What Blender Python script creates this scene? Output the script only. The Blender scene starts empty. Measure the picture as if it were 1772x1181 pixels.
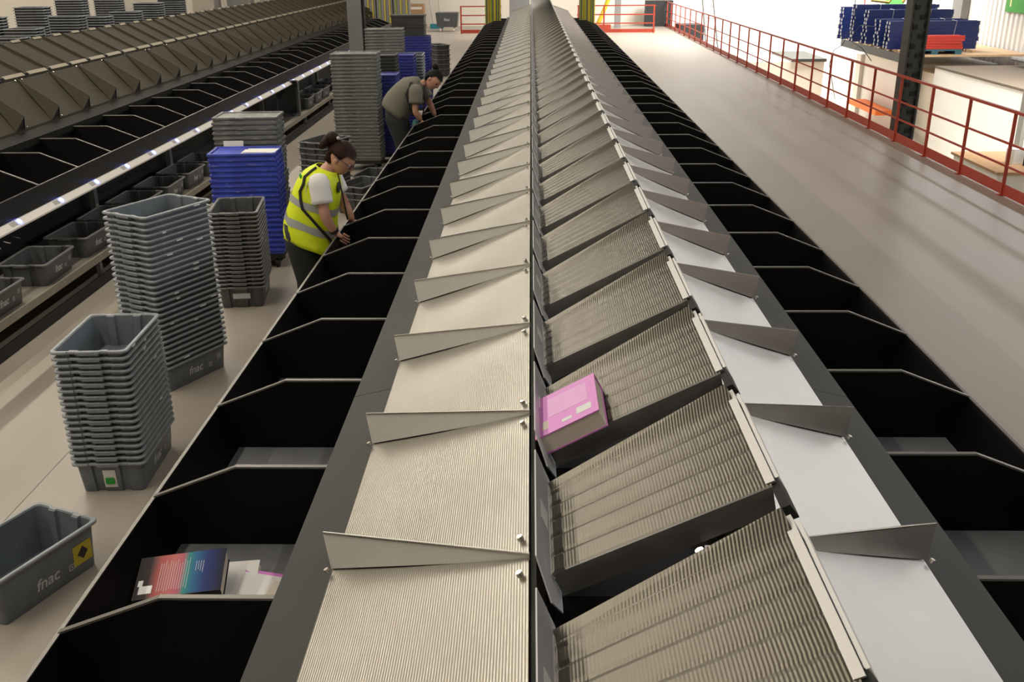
import bpy, math, random
from mathutils import Vector, Matrix, Quaternion
random.seed(7)
S = bpy.context.scene
COL = S.collection
R = math.radians

# ------------------------------------------------------------------ camera
F_PX = 1680.0
cam_d = bpy.data.cameras.new('camera'); cam = bpy.data.objects.new('camera', cam_d); COL.objects.link(cam)
cam_d.sensor_width = 36.0; cam_d.sensor_fit = 'HORIZONTAL'; cam_d.lens = F_PX / 1772 * 36.0
cam_d.clip_end = 300
CAM_H = 2.88
d = Vector((918.5 - 886, -71.6 - 590.5, F_PX)).normalized()        # +Y of the hall in camera axes (x right, y down, z forward)
up = Vector((0, -1, 0)); up = (up - d * d.dot(up)).normalized()
xr = d.cross(up)
rows = [(xr[i], d[i], up[i]) for i in range(3)]                     # world -> (right, down, forward)
right, down, fwd = Vector(rows[0]), Vector(rows[1]), Vector(rows[2])
cam.matrix_world = Matrix.Translation((0, 0, CAM_H)) @ Matrix((right, -down, -fwd)).transposed().to_4x4()
S.camera = cam

# ------------------------------------------------------------------ light, exposure
S.view_settings.view_transform = 'Standard'
S.view_settings.look = 'None'
S.view_settings.exposure = 0.0
S.view_settings.gamma = 1.0
S.view_settings.use_curve_mapping = False
w = bpy.data.worlds.new('world'); S.world = w; w.use_nodes = True
w.node_tree.nodes['Background'].inputs[0].default_value = (0.9, 0.95, 1.0, 1)
w.node_tree.nodes['Background'].inputs[1].default_value = 0.4
try:
    S.cycles.use_denoising = True
    S.cycles.max_bounces = 6
    S.cycles.diffuse_bounces = 3
    S.cycles.glossy_bounces = 4
    S.cycles.sample_clamp_indirect = 6.0
    S.cycles.caustics_reflective = False
    S.cycles.caustics_refractive = False
except Exception:
    pass

def area(name, loc, target, sx, sy, power, color, spread=180):
    l = bpy.data.lights.new(name, 'AREA'); l.shape = 'RECTANGLE'; l.size = sx; l.size_y = sy
    l.energy = power; l.color = color; l.spread = R(spread)
    o = bpy.data.objects.new(name, l); COL.objects.link(o)
    z = (Vector(loc) - Vector(target)).normalized()
    y = Vector((0, 1, 0)) if abs(z.y) < 0.9 else Vector((0, 0, 1))
    x = y.cross(z).normalized(); y = z.cross(x)
    o.matrix_world = Matrix.Translation(loc) @ Matrix((x, y, z)).transposed().to_4x4()
    return o
WARM = (1.0, 0.91, 0.77); COOL = (0.96, 0.98, 1.0); NEUT = (1.0, 0.93, 0.84)
area('ceiling_lamp_row_aisle', (-4.4, 14, 6.9), (-3.6, 14, 0), 0.25, 34, 740, WARM)
area('ceiling_lamp_row_bins', (-8.4, 16, 6.9), (-6.5, 16, 0), 0.14, 34, 980, WARM)
area('sorter_fill_light', (2.4, 14, 6.9), (1.5, 14, 0), 0.2, 30, 420, NEUT)  # added fill light to brighten the tray book and end plates
area('ceiling_lamp_row_left', (-11.5, 24, 6.9), (-13.0, 24, 1), 0.25, 34, 380, WARM)
area('front_wall_fill_light', (-1.0, -9, 6.6), (-1.0, -13, 2.0), 10, 0.5, 520, NEUT)  # added out of view, lights the front wall for reflections in the metal
area('window_band_light', (14.6, 17, 6.0), (4, 17, 0.5), 0.6, 44, 950, COOL)
area('ceiling_lamp_back', (2.0, 42, 6.9), (2.0, 42, 0), 12, 0.5, 850, NEUT)
area('skylight_right_bay', (10.5, 38, 6.9), (9.5, 39.5, 0), 5, 9, 3300, (1.0, 0.98, 0.95), 150)
area('skylight_right_front', (10.9, 22, 6.9), (12.2, 26, -2), 3, 9, 1100, (1.0, 0.96, 0.9), 75)

# ------------------------------------------------------------------ materials
def nodes_of(m):
    m.use_nodes = True
    nt = m.node_tree
    return nt, nt.nodes['Principled BSDF']
def mat(name, col, rough=0.5, metal=0.0, noise=0.0, nscale=6.0, bump=0.0, bscale=40.0, spec=None, emit=None, stretch=None):
    m = bpy.data.materials.new(name); nt, b = nodes_of(m)
    b.inputs['Base Color'].default_value = (*col, 1); b.inputs['Roughness'].default_value = rough
    b.inputs['Metallic'].default_value = metal
    if spec is not None: b.inputs['Specular IOR Level'].default_value = spec
    if emit: b.inputs['Emission Color'].default_value = (*emit[0], 1); b.inputs['Emission Strength'].default_value = emit[1]
    if noise or bump:
        tc = nt.nodes.new('ShaderNodeTexCoord'); vec = tc.outputs['Object']
        if stretch:
            mp = nt.nodes.new('ShaderNodeMapping'); mp.inputs['Scale'].default_value = stretch
            nt.links.new(vec, mp.inputs[0]); vec = mp.outputs[0]
    if noise:
        n = nt.nodes.new('ShaderNodeTexNoise'); n.inputs['Scale'].default_value = nscale; n.inputs['Detail'].default_value = 5
        nt.links.new(vec, n.inputs['Vector'])
        r = nt.nodes.new('ShaderNodeValToRGB')
        lo = [max(0, c * (1 - noise)) for c in col]; hi = [min(1, c * (1 + noise)) for c in col]
        r.color_ramp.elements[0].position = 0.3; r.color_ramp.elements[0].color = (*lo, 1)
        r.color_ramp.elements[1].position = 0.7; r.color_ramp.elements[1].color = (*hi, 1)
        nt.links.new(n.outputs['Fac'], r.inputs[0]); nt.links.new(r.outputs[0], b.inputs['Base Color'])
        mr = nt.nodes.new('ShaderNodeMapRange'); mr.inputs['To Min'].default_value = max(0, rough - 0.06); mr.inputs['To Max'].default_value = min(1, rough + 0.08)
        nt.links.new(n.outputs['Fac'], mr.inputs[0]); nt.links.new(mr.outputs[0], b.inputs['Roughness'])
    if bump:
        n2 = nt.nodes.new('ShaderNodeTexNoise'); n2.inputs['Scale'].default_value = bscale; n2.inputs['Detail'].default_value = 3
        nt.links.new(vec, n2.inputs['Vector'])
        bp = nt.nodes.new('ShaderNodeBump'); bp.inputs['Strength'].default_value = bump; bp.inputs['Distance'].default_value = 0.01
        nt.links.new(n2.outputs['Fac'], bp.inputs['Height']); nt.links.new(bp.outputs[0], b.inputs['Normal'])
    return m
def ribbed(name, col, rough, period=0.0085, strength=0.5, metal=1.0, vary=1.0):
    """embossed sheet: fine ribs running along local Y"""
    m = bpy.data.materials.new(name); nt, b = nodes_of(m)
    b.inputs['Base Color'].default_value = (*col, 1); b.inputs['Roughness'].default_value = rough; b.inputs['Metallic'].default_value = metal
    tc = nt.nodes.new('ShaderNodeTexCoord')
    wv = nt.nodes.new('ShaderNodeTexWave'); wv.wave_type = 'BANDS'; wv.bands_direction = 'X'
    wv.inputs['Scale'].default_value = 2 * math.pi / 20 / period; wv.inputs['Distortion'].default_value = 0
    nt.links.new(tc.outputs['Object'], wv.inputs['Vector'])
    bp = nt.nodes.new('ShaderNodeBump'); bp.inputs['Strength'].default_value = strength; bp.inputs['Distance'].default_value = 0.002
    nt.links.new(wv.outputs['Fac'], bp.inputs['Height']); nt.links.new(bp.outputs[0], b.inputs['Normal'])
    n = nt.nodes.new('ShaderNodeTexNoise'); n.inputs['Scale'].default_value = 5; n.inputs['Detail'].default_value = 4
    mp = nt.nodes.new('ShaderNodeMapping'); mp.inputs['Scale'].default_value = (1, 6, 1)
    nt.links.new(tc.outputs['Object'], mp.inputs[0]); nt.links.new(mp.outputs[0], n.inputs['Vector'])
    mr = nt.nodes.new('ShaderNodeMapRange'); mr.inputs['To Min'].default_value = rough - 0.02 * vary; mr.inputs['To Max'].default_value = rough + 0.08
    nt.links.new(n.outputs['Fac'], mr.inputs[0]); nt.links.new(mr.outputs[0], b.inputs['Roughness'])
    return m

M = {}
M['floor'] = mat('floor_epoxy', (0.38, 0.336, 0.282), 0.37, noise=0.06, nscale=0.9)
M['lower_floor'] = mat('lower_floor', (0.6, 0.53, 0.42), 0.6, noise=0.06, nscale=1)
M['wall_cream'] = mat('wall_cream', (0.78, 0.72, 0.62), 0.8)
M['wall_white'] = mat('wall_white', (0.86, 0.85, 0.82), 0.7)
M['ceiling'] = mat('ceiling_paint', (0.09, 0.088, 0.085), 0.9)
M['ribbed'] = ribbed('ribbed_steel', (0.47, 0.452, 0.405), 0.285, period=0.0072, strength=0.17, vary=0.0)
M['ribbed_fin'] = ribbed('ribbed_fin_steel', (0.93, 0.91, 0.86), 0.5, period=0.0072, strength=0.2, metal=0.35)
M['tray'] = ribbed('ribbed_tray_steel', (0.165, 0.152, 0.126), 0.31, period=0.0078, strength=0.16, vary=0.0)
M['tray_plain'] = mat('plain_tray_steel', (0.30, 0.265, 0.21), 0.36, 1.0, noise=0.05, nscale=8)
M['alu'] = mat('aluminium_sheet', (0.76, 0.75, 0.73), 0.45, 1.0, noise=0.04, nscale=4)
M['alu_fin'] = mat('aluminium_fin', (0.56, 0.53, 0.50), 0.40, 1.0, noise=0.04, nscale=4)
M['shaded_steel'] = mat('shaded_steel_sheet', (0.034, 0.028, 0.018), 0.6, spec=0.06, noise=0.1, nscale=3)  # left sorter steel, its shade put into the dark base colour
M['shaded_fin'] = mat('shaded_steel_fin', (0.033, 0.027, 0.0175), 0.6, spec=0.06, noise=0.1, nscale=3)  # fins of the left sorter, darkened for shade like the sheet
M['skirt'] = mat('grey_skirt_paint', (0.038, 0.038, 0.036), 0.55, noise=0.12, nscale=2, spec=0.3)
M['skirt_shaded'] = mat('shaded_skirt_paint', (0.011, 0.011, 0.0095), 0.6, noise=0.12, nscale=2, spec=0.06)  # shaded copy of the skirt paint for the left sorter
M['black'] = mat('black_bin_paint', (0.0025, 0.0025, 0.003), 0.55, spec=0.18)
M['binfloor'] = mat('bin_floor_sheet', (0.20, 0.205, 0.215), 0.40, noise=0.15, nscale=4)
M['edge'] = mat('worn_edge', (0.22, 0.21, 0.19), 0.4, 0.6)
M['dark'] = mat('dark_frame', (0.018, 0.018, 0.018), 0.6)
M['greenblack'] = mat('dark_rail_paint', (0.035, 0.04, 0.032), 0.5)
M['chrome'] = mat('bright_steel', (0.8, 0.78, 0.74), 0.25, 1.0)
M['ridge'] = mat('ridge_highlight', (0.85, 0.83, 0.80), 0.4, 0.2)  # pale colour paints the light caught by the folded tray edge
M['white'] = mat('white_label', (0.85, 0.85, 0.83), 0.6)
M['tote'] = mat('tote_grey', (0.155, 0.178, 0.20), 0.42, noise=0.12, nscale=9)
M['tote_dark'] = mat('tote_dark_grey', (0.085, 0.088, 0.09), 0.45, noise=0.12, nscale=9)
M['tote_rim'] = mat('tote_rim_grey', (0.25, 0.275, 0.295), 0.38, noise=0.18, nscale=14)
M['tote_rim_dark'] = mat('tote_rim_dark', (0.15, 0.152, 0.15), 0.38, noise=0.2, nscale=14)
M['print'] = mat('white_print', (0.55, 0.56, 0.56), 0.6)
M['crate'] = mat('crate_grey', (0.17, 0.175, 0.16), 0.5, noise=0.6, nscale=7, stretch=(0.5, 0.5, 6))
def scuffs(m, col, scale=9, lo=0.60):
    nt = m.node_tree; b = nt.nodes['Principled BSDF']; src = b.inputs['Base Color'].links[0].from_socket
    tc = nt.nodes.new('ShaderNodeTexCoord'); mp = nt.nodes.new('ShaderNodeMapping'); mp.inputs['Scale'].default_value = (1, 1, 9)
    gi = nt.nodes.new('ShaderNodeObjectInfo'); ad = nt.nodes.new('ShaderNodeVectorMath'); ad.operation = 'ADD'
    nt.links.new(tc.outputs['Object'], ad.inputs[0]); nt.links.new(gi.outputs['Location'], ad.inputs[1])
    nt.links.new(ad.outputs[0], mp.inputs[0])
    n = nt.nodes.new('ShaderNodeTexNoise'); n.inputs['Scale'].default_value = scale; n.inputs['Detail'].default_value = 6
    nt.links.new(mp.outputs[0], n.inputs['Vector'])
    r = nt.nodes.new('ShaderNodeValToRGB'); r.color_ramp.elements[0].position = lo; r.color_ramp.elements[1].position = lo + 0.08
    nt.links.new(n.outputs['Fac'], r.inputs[0])
    mx = nt.nodes.new('ShaderNodeMix'); mx.data_type = 'RGBA'
    nt.links.new(r.outputs[0], mx.inputs[0]); nt.links.new(src, mx.inputs[6]); mx.inputs[7].default_value = (*col, 1)
    nt.links.new(mx.outputs[2], b.inputs['Base Color'])
M['crate_black'] = mat('crate_black', (0.028, 0.028, 0.026), 0.5, noise=0.3, nscale=7)
M['crate_blue'] = mat('crate_blue', (0.045, 0.075, 0.47), 0.5, noise=0.5, nscale=8, stretch=(0.5, 0.5, 6))
M['crate_navy'] = mat('crate_navy', (0.035, 0.04, 0.26), 0.45, noise=0.25, nscale=8, stretch=(0.5, 0.5, 6))
scuffs(M['crate'], (0.38, 0.38, 0.35)); scuffs(M['crate_blue'], (0.22, 0.27, 0.62), 9, 0.64); scuffs(M['crate_navy'], (0.12, 0.14, 0.42), 9, 0.68)
M['rubber'] = mat('black_rubber', (0.01, 0.01, 0.01), 0.7)
M['red'] = mat('red_rail_paint', (0.42, 0.052, 0.025), 0.42, noise=0.08, nscale=3)
M['column'] = mat('column_grey', (0.17, 0.165, 0.15), 0.5, noise=0.06, nscale=2)
M['column_dark'] = mat('dark_column_paint', (0.05, 0.053, 0.045), 0.45, noise=0.1, nscale=6)
M['strip'] = mat('light_bar_aluminium', (0.88, 0.83, 0.76), 0.4, 0.1)
M['led'] = mat('blue_led', (0.05, 0.1, 0.9), 0.3, emit=((0.12, 0.18, 1.0), 9.0))
M['led_core'] = mat('led_core', (0.8, 0.85, 1), 0.3, emit=((0.75, 0.8, 1.0), 5.0))
M['panel_gloss'] = mat('front_panel_grey', (0.022, 0.022, 0.019), 0.37, spec=0.2, noise=0.1, nscale=3)
M['shelf'] = mat('shelf_galvanised', (0.40, 0.37, 0.31), 0.45, 0.5, noise=0.1, nscale=5)
M['blue_beam'] = mat('blue_beam_paint', (0.008, 0.022, 0.12), 0.4, noise=0.1, nscale=4)
M['red_beam'] = mat('red_beam_paint', (0.52, 0.04, 0.025), 0.4)
M['teal'] = mat('teal_pallet', (0.03, 0.11, 0.14), 0.6)
M['wood'] = mat('raw_board', (0.50, 0.34, 0.19), 0.7, noise=0.15, nscale=5)
M['carton'] = mat('brown_carton', (0.40, 0.24, 0.12), 0.8, noise=0.08, nscale=5)
M['yellow'] = mat('yellow_cable', (0.65, 0.50, 0.03), 0.5)
M['lime'] = mat('green_cable', (0.30, 0.40, 0.04), 0.5)
M['sign_green'] = mat('sign_green', (0.06, 0.36, 0.05), 0.5)
M['sign_arrow'] = mat('sign_arrow_pale', (0.85, 0.83, 0.42), 0.5)
M['orange'] = mat('orange_plastic', (0.8, 0.17, 0.02), 0.5)
M['grey_mid'] = mat('grey_sheet', (0.24, 0.24, 0.235), 0.5, noise=0.06, nscale=3)
M['teal_broom'] = mat('teal_broom', (0.03, 0.25, 0.33), 0.6)
M['skin'] = mat('skin', (0.56, 0.30, 0.21), 0.5)
M['skin_b'] = mat('skin_darker', (0.48, 0.25, 0.17), 0.5)  # second woman's skin, a slightly darker tone
M['hair'] = mat('dark_brown_hair', (0.024, 0.007, 0.005), 0.5, spec=0.2, bump=0.7, bscale=60, stretch=(1, 6, 2))
M['hair_b'] = mat('black_hair', (0.005, 0.0045, 0.0045), 0.6, spec=0.15, bump=0.6, bscale=60, stretch=(1, 6, 2))
M['vest'] = mat('hi_vis_yellow', (0.78, 0.92, 0.015), 0.6, bump=1.0, bscale=7)
M['vest_trim'] = mat('vest_piping', (0.82, 0.86, 0.25), 0.6)
M['reflective'] = mat('reflective_tape', (0.40, 0.41, 0.40), 0.4)
M['tshirt'] = mat('white_tshirt', (0.82, 0.80, 0.78), 0.8, bump=0.4, bscale=12)
M['tee_olive'] = mat('olive_grey_tshirt', (0.17, 0.16, 0.125), 0.85, bump=0.5, bscale=10)
M['trousers'] = mat('dark_trousers', (0.018, 0.022, 0.019), 0.8, bump=0.4, bscale=12)
M['trousers_b'] = mat('dark_work_trousers', (0.018, 0.021, 0.022), 0.8, bump=0.4, bscale=12)
M['strap'] = mat('black_strap', (0.012, 0.012, 0.012), 0.6)
M['glove'] = mat('teal_glove', (0.04, 0.15, 0.15), 0.7)
M['magenta'] = mat('magenta_cover', (0.78, 0.26, 0.70), 0.40)
M['magenta_light'] = mat('pale_magenta_panel', (0.82, 0.40, 0.76), 0.40)
M['paper'] = mat('paper_pages', (0.78, 0.70, 0.60), 0.8)
M['ink'] = mat('dark_ink', (0.02, 0.02, 0.025), 0.6)
M['paper_white'] = mat('white_paper', (0.85, 0.83, 0.80), 0.6)
M['green_ink'] = mat('green_ink', (0.02, 0.35, 0.04), 0.6)
M['yellow_sticker'] = mat('yellow_sticker', (0.55, 0.44, 0.03), 0.5)
M['cable_white'] = mat('pale_cable', (0.5, 0.5, 0.48), 0.5)

# ------------------------------------------------------------------ mesh helper
class MB:
    def __init__(s): s.v = []; s.f = []; s.m = []; s.cur = 0
    def add(s, vs, fs):
        o = len(s.v); s.v += [tuple(p) for p in vs]
        for f in fs: s.f.append([i + o for i in f]); s.m.append(s.cur)
        return s
    def box(s, x0, x1, y0, y1, z0, z1):
        return s.hexa([(x0, y0, z0), (x1, y0, z0), (x1, y1, z0), (x0, y1, z0), (x0, y0, z1), (x1, y0, z1), (x1, y1, z1), (x0, y1, z1)])
    def hexa(s, p):
        return s.add(p, [(0, 3, 2, 1), (4, 5, 6, 7), (0, 1, 5, 4), (1, 2, 6, 5), (2, 3, 7, 6), (3, 0, 4, 7)])
    def prism(s, poly, vec):
        n = len(poly); a = [Vector(p) for p in poly]; b = [p + Vector(vec) for p in a]
        return s.add(a + b, [tuple(range(n))[::-1], tuple(range(n, 2 * n))] + [(i, (i + 1) % n, n + (i + 1) % n, n + i) for i in range(n)])
    def plate(s, quad, t):
        """thin plate from 4 corner points, thickness t to the back of its normal"""
        a = [Vector(p) for p in quad]; n = (a[1] - a[0]).cross(a[3] - a[0]).normalized()
        return s.hexa([p - n * t for p in a] + a)
    def tube(s, pts, r, n=8, cap=True):
        pts = [Vector(p) for p in pts]; loops = []
        prev = None
        for i, p in enumerate(pts):
            t = (pts[min(i + 1, len(pts) - 1)] - pts[max(i - 1, 0)]).normalized()
            if prev is None:
                a = t.orthogonal().normalized()
            else:
                a = (prev - t * prev.dot(t)).normalized()
            prev = a; b = t.cross(a); rr = r[i] if isinstance(r, (list, tuple)) else r
            loops.append([p + (a * math.cos(2 * math.pi * k / n) + b * math.sin(2 * math.pi * k / n)) * rr for k in range(n)])
        return s.loft(loops, cap, cap)
    def loft(s, loops, cap0=True, cap1=True, close=False):
        n = len(loops[0]); o = len(s.v)
        vs = [p for l in loops for p in l]; fs = []
        k = len(loops)
        for i in range(k if close else k - 1):
            j = (i + 1) % k
            for q in range(n):
                fs.append((i * n + q, i * n + (q + 1) % n, j * n + (q + 1) % n, j * n + q))
        if cap0 and not close: fs.append(tuple(range(n))[::-1])
        if cap1 and not close: fs.append(tuple((k - 1) * n + q for q in range(n)))
        return s.add(vs, fs)
    def ball(s, c, r, nu=12, nv=8, M3=None):
        c = Vector(c); rx, ry, rz = r if isinstance(r, (tuple, list)) else (r, r, r)
        loops = []
        for i in range(nv + 1):
            a = math.pi * i / nv; q = max(math.sin(a), 0.01)
            l = [Vector((rx * q * math.cos(2 * math.pi * k / nu), ry * q * math.sin(2 * math.pi * k / nu), -rz * math.cos(a))) for k in range(nu)]
            loops.append([c + (M3 @ p if M3 else p) for p in l])
        return s.loft(loops)
    def mesh(s, name, mats, smooth=False):
        me = bpy.data.meshes.new(name); me.from_pydata(s.v, [], s.f)
        for mm in (mats if isinstance(mats, (list, tuple)) else [mats]): me.materials.append(mm)
        me.polygons.foreach_set('material_index', s.m)
        if smooth: me.polygons.foreach_set('use_smooth', [True] * len(s.f))
        me.update(); 
        return me
    def build(s, name, mats, parent=None, smooth=False):
        o = bpy.data.objects.new(name, s.mesh(name, mats, smooth)); COL.objects.link(o)
        if parent: o.parent = parent
        return o
def auto_smooth(o, deg=40):
    me = o.data; me.polygons.foreach_set('use_smooth', [True] * len(me.polygons))
    try: me.set_sharp_from_angle(angle=R(deg))
    except Exception: pass
    return o
def tag(o, label, cat, group=None, kind=None):
    o['label'] = label; o['category'] = cat
    if group: o['group'] = group
    if kind: o['kind'] = kind
    return o
def empty(name, loc=(0, 0, 0), rz=0):
    o = bpy.data.objects.new(name, None); COL.objects.link(o); o.location = loc; o.rotation_euler = (0, 0, rz); o.empty_display_size = 0.1
    return o
def struct(o): o['kind'] = 'structure'; return o
def copy_tree(o, parent=None):
    c = o.copy(); COL.objects.link(c)
    if parent: c.parent = parent
    for ch in list(o.children): copy_tree(ch, c)
    return c
USED = set()
def place(proto, loc, rz=0, label=None, cat=None, group=None, sc=None, rot=None):
    if proto.name in USED: o = copy_tree(proto)
    else: o = proto; USED.add(proto.name)
    o.location = loc; o.rotation_euler = rot if rot else (0, 0, rz)
    if sc: o.scale = sc
    if label: o['label'] = label
    if cat: o['category'] = cat
    if group: o['group'] = group
    return o
UNITS = 'first second third fourth fifth sixth seventh eighth ninth tenth eleventh twelfth thirteenth fourteenth fifteenth sixteenth seventeenth eighteenth nineteenth'.split()
TENS = {2: 'twent', 3: 'thirt', 4: 'fort', 5: 'fift', 6: 'sixt', 7: 'sevent'}
def nth(i):
    i += 1
    if i < 20: return UNITS[i - 1]
    t, u = divmod(i, 10)
    return TENS[t] + ('ieth' if u == 0 else 'y-' + UNITS[u - 1])
def text_geo(s, size, shear=0.0):
    cu = bpy.data.curves.new('lettering', 'FONT'); cu.body = s; cu.size = size; cu.extrude = 0.0006; cu.shear = shear
    cu.align_x = 'CENTER'; cu.offset = size * 0.012
    o = bpy.data.objects.new('lettering', cu); COL.objects.link(o)
    dg = bpy.context.evaluated_depsgraph_get(); me = bpy.data.meshes.new_from_object(o.evaluated_get(dg))
    vs = [tuple(v.co) for v in me.vertices]; fs = [tuple(p.vertices) for p in me.polygons]
    bpy.data.objects.remove(o); bpy.data.curves.remove(cu); bpy.data.meshes.remove(me)
    return vs, fs

# ------------------------------------------------------------------ setting
FE = 6.22                                             # mezzanine edge
struct(MB().box(-14, FE, -14, 47, -0.25, 0).build('floor', M['floor']))
struct(MB().box(FE, 15, -14, 47, -2.75, -2.6).build('floor_lower', M['lower_floor']))
struct(MB().box(-14, 15, -14, 47, 7.6, 7.8).build('ceiling', M['ceiling']))
struct(MB().box(-14, FE, 47, 47.2, -0.25, 7.8).build('wall_back', M['wall_cream']))
struct(MB().box(FE, 15, 47, 47.2, -2.75, 7.8).build('wall_back_bay', M['wall_white']))
struct(MB().box(-14.2, -14, -14, 47, -0.25, 7.8).build('wall_left', M['wall_cream']))
struct(MB().box(-14, 15, -14.2, -14, -2.75, 7.8).build('wall_front', M['wall_cream']))
rb = MB(); y = -14.0; loops = []
prof = [(0, 0.0), (0.14, 0.0), (0.18, 0.05), (0.28, 0.05), (0.32, 0.0)]
pts = []
while y < 47:
    for dy, dx in prof[:-1]: pts.append((15 + dx, min(y + dy, 47)))
    y += 0.32
rb.add([(px, py, z) for px, py in pts for z in (-2.75, 7.8)], [(2 * i, 2 * i + 1, 2 * i + 3, 2 * i + 2) for i in range(len(pts) - 1)])
rb.box(15.06, 15.2, -14, 47, -2.75, 7.8)
struct(rb.build('wall_right', M['wall_white']))
struct(MB().box(FE - 0.02, FE + 0.03, -14, 47, -0.3, 0.0).build('trim_1', M['grey_mid']))
struct(MB().box(-2.92, -2.915, -14, 47, 0.0, 0.0015).build('trim_2', mat('floor_joint', (0.28, 0.25, 0.2), 0.7)))

# ------------------------------------------------------------------ sorter modules (local: centre x=0, travel along +Y)
ZT, ZB = 1.46, 1.106          # top / bottom of the chutes
HT, HB = 0.315, 0.929
P = 0.843
SW = 0.457                    # sweep of a chute fin
def make_chute(s, name, m_plate, m_fin, desc):
    r = empty(name)
    A = (s * HT, 0, ZT); B = (s * HB, SW, ZB)
    g = 0.004
    q = [(s * HT, g, ZT), (s * HB, SW + g, ZB), (s * HB, SW + P - g, ZB), (s * HT, P - g, ZT)]
    if s < 0: q = q[::-1]
    q = [q[0], q[1], q[2], q[3]]
    mb = MB(); NA, NB = 8, 10; top = []
    for ia in range(NA + 1):
        a_ = ia / NA
        for ib in range(NB + 1):
            b_ = ib / NB; x_ = HT + (HB - HT) * a_
            top.append(Vector((s * x_, SW * a_ + g + (P - 2 * g) * b_, ZT + (ZB - ZT) * a_ - 0.011 * math.sin(math.pi * b_) * math.sin(math.pi * min(1, a_ * 1.0)) - 0.006 * math.sin(math.pi * a_))))
    k_ = len(top); fs_ = []
    for ia in range(NA):
        for ib in range(NB):
            f_ = (ia * (NB + 1) + ib, (ia + 1) * (NB + 1) + ib, (ia + 1) * (NB + 1) + ib + 1, ia * (NB + 1) + ib + 1)
            fs_.append(f_ if s > 0 else f_[::-1]); fs_.append(tuple(k_ + v_ for v_ in (f_[::-1] if s > 0 else f_)))
    mb.add(top + [p_ - Vector((0, 0, 0.004)) for p_ in top], fs_)
    lip = [(s * HB, SW + g, ZB), (s * (HB + 0.012), SW + g, ZB - 0.03), (s * (HB + 0.012), SW + P - g, ZB - 0.03), (s * HB, SW + P - g, ZB)]
    if s < 0: lip = lip[::-1]
    mb.plate(lip, 0.004)
    auto_smooth(mb.build('slide_plate', m_plate, r), 25)
    # guide fin at the far edge of the chute
    y1 = P
    top_in = Vector((s * HT, y1, ZT + 0.012)); bot_in = Vector((s * HT, y1, ZT - 0.01))
    top_out = Vector((s * 0.955, y1 + SW + 0.012, 1.232)); bot_out = Vector((s * 0.934, y1 + SW - 0.004, ZB + 0.002))
    dirv = Vector((s * (0.955 - HT), SW, 0)).normalized(); nrm = Vector((dirv.y, -dirv.x, 0)) * 0.004
    mb = MB().prism([bot_in, bot_out, top_out, top_in], nrm)
    fin = mb.build('guide_fin', m_fin, r)
    bk_in = bot_in + Vector((0, 0.004, 0)); bk_out = bot_out + Vector((0, 0.20, -0.002))
    MB().prism([bk_in, bk_out, top_out, top_in], (0, 0, -0.003)).build('fin_back', m_fin, r)
    e_ = Vector((-s * 0.012, -0.008, 0))
    MB().prism([bot_out + e_ + Vector((0, 0.006, 0)), bk_out + e_, top_out + e_ + Vector((0, 0.002, -0.008))], (s * 0.003, 0, 0)).build('fin_opening_shade', M['rubber'], r)  # black sheet paints the dark inside of the open fin end
    # folded top hem and foot flange of the fin
    h = MB().prism([top_in, top_out, top_out + Vector((0, -0.007, 0.002)), top_in + Vector((0, -0.007, 0.002))], (0, 0, -0.004))
    h.build('fin_hem', M['chrome'] if m_fin != M['shaded_fin'] else M['shaded_fin'], fin)
    bl = MB()
    for dy in (0.09, P - 0.07):
        b = MB(); c = Vector((s * (HT + 0.02), dy, ZT - 0.008))
        b.tube([c, c + Vector((s * 0.006, 0, 0.012))], 0.009, 8).build('bolt', M['chrome'], r)
    b = MB(); c = bot_out + Vector((s * 0.004, -0.03, 0.008))
    b.tube([c, c + Vector((s * 0.006, 0, 0.012))], 0.008, 8).build('bolt', M['chrome'], r)
    tag(r, desc, 'chute')
    return r
def make_bin(s, name, p):
    r = empty(name)
    x = lambda h: s * h
    yb = p
    MB().prism([(x(1.10), yb, 1.02), (x(1.475), yb, 1.02), (x(1.815), yb, 0.885), (x(1.735), yb, 0.66), (x(1.10), yb, 0.66)], (0, 0.012, 0)).build('divider', M['black'], r)
    e = MB()
    e.prism([(x(1.10), yb - 0.004, 1.024), (x(1.477), yb - 0.004, 1.024), (x(1.477), yb - 0.004, 1.016), (x(1.10), yb - 0.004, 1.016)], (0, 0.020, 0))
    e.prism([(x(1.475), yb - 0.004, 1.024), (x(1.82), yb - 0.004, 0.888), (x(1.82), yb - 0.004, 0.880), (x(1.475), yb - 0.004, 1.016)], (0, 0.020, 0))
    e.build('divider_edge', M['edge'], r)
    MB().box(min(x(1.08), x(1.74)), max(x(1.08), x(1.74)), 0.012, p, 0.655, 0.665).build('bin_floor', M['binfloor'], r)
    ow = MB().hexa([(x(1.735), 0, 0.66), (x(1.745), 0, 0.655), (x(1.745), p, 0.655), (x(1.735), p, 0.66), (x(1.812), 0, 0.882), (x(1.824), 0, 0.882), (x(1.824), p, 0.882), (x(1.812), p, 0.882)])
    o = ow.build('outer_wall', M['black'], r)
    MB().box(min(x(1.811), x(1.825)), max(x(1.811), x(1.825)), 0, p, 0.882, 0.887).build('wall_edge', M['edge'], o)
    MB().box(min(x(1.09), x(1.10)), max(x(1.09), x(1.10)), 0, p, 0.655, 1.03).build('back_wall', M['black'], r)
    return r
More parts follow.
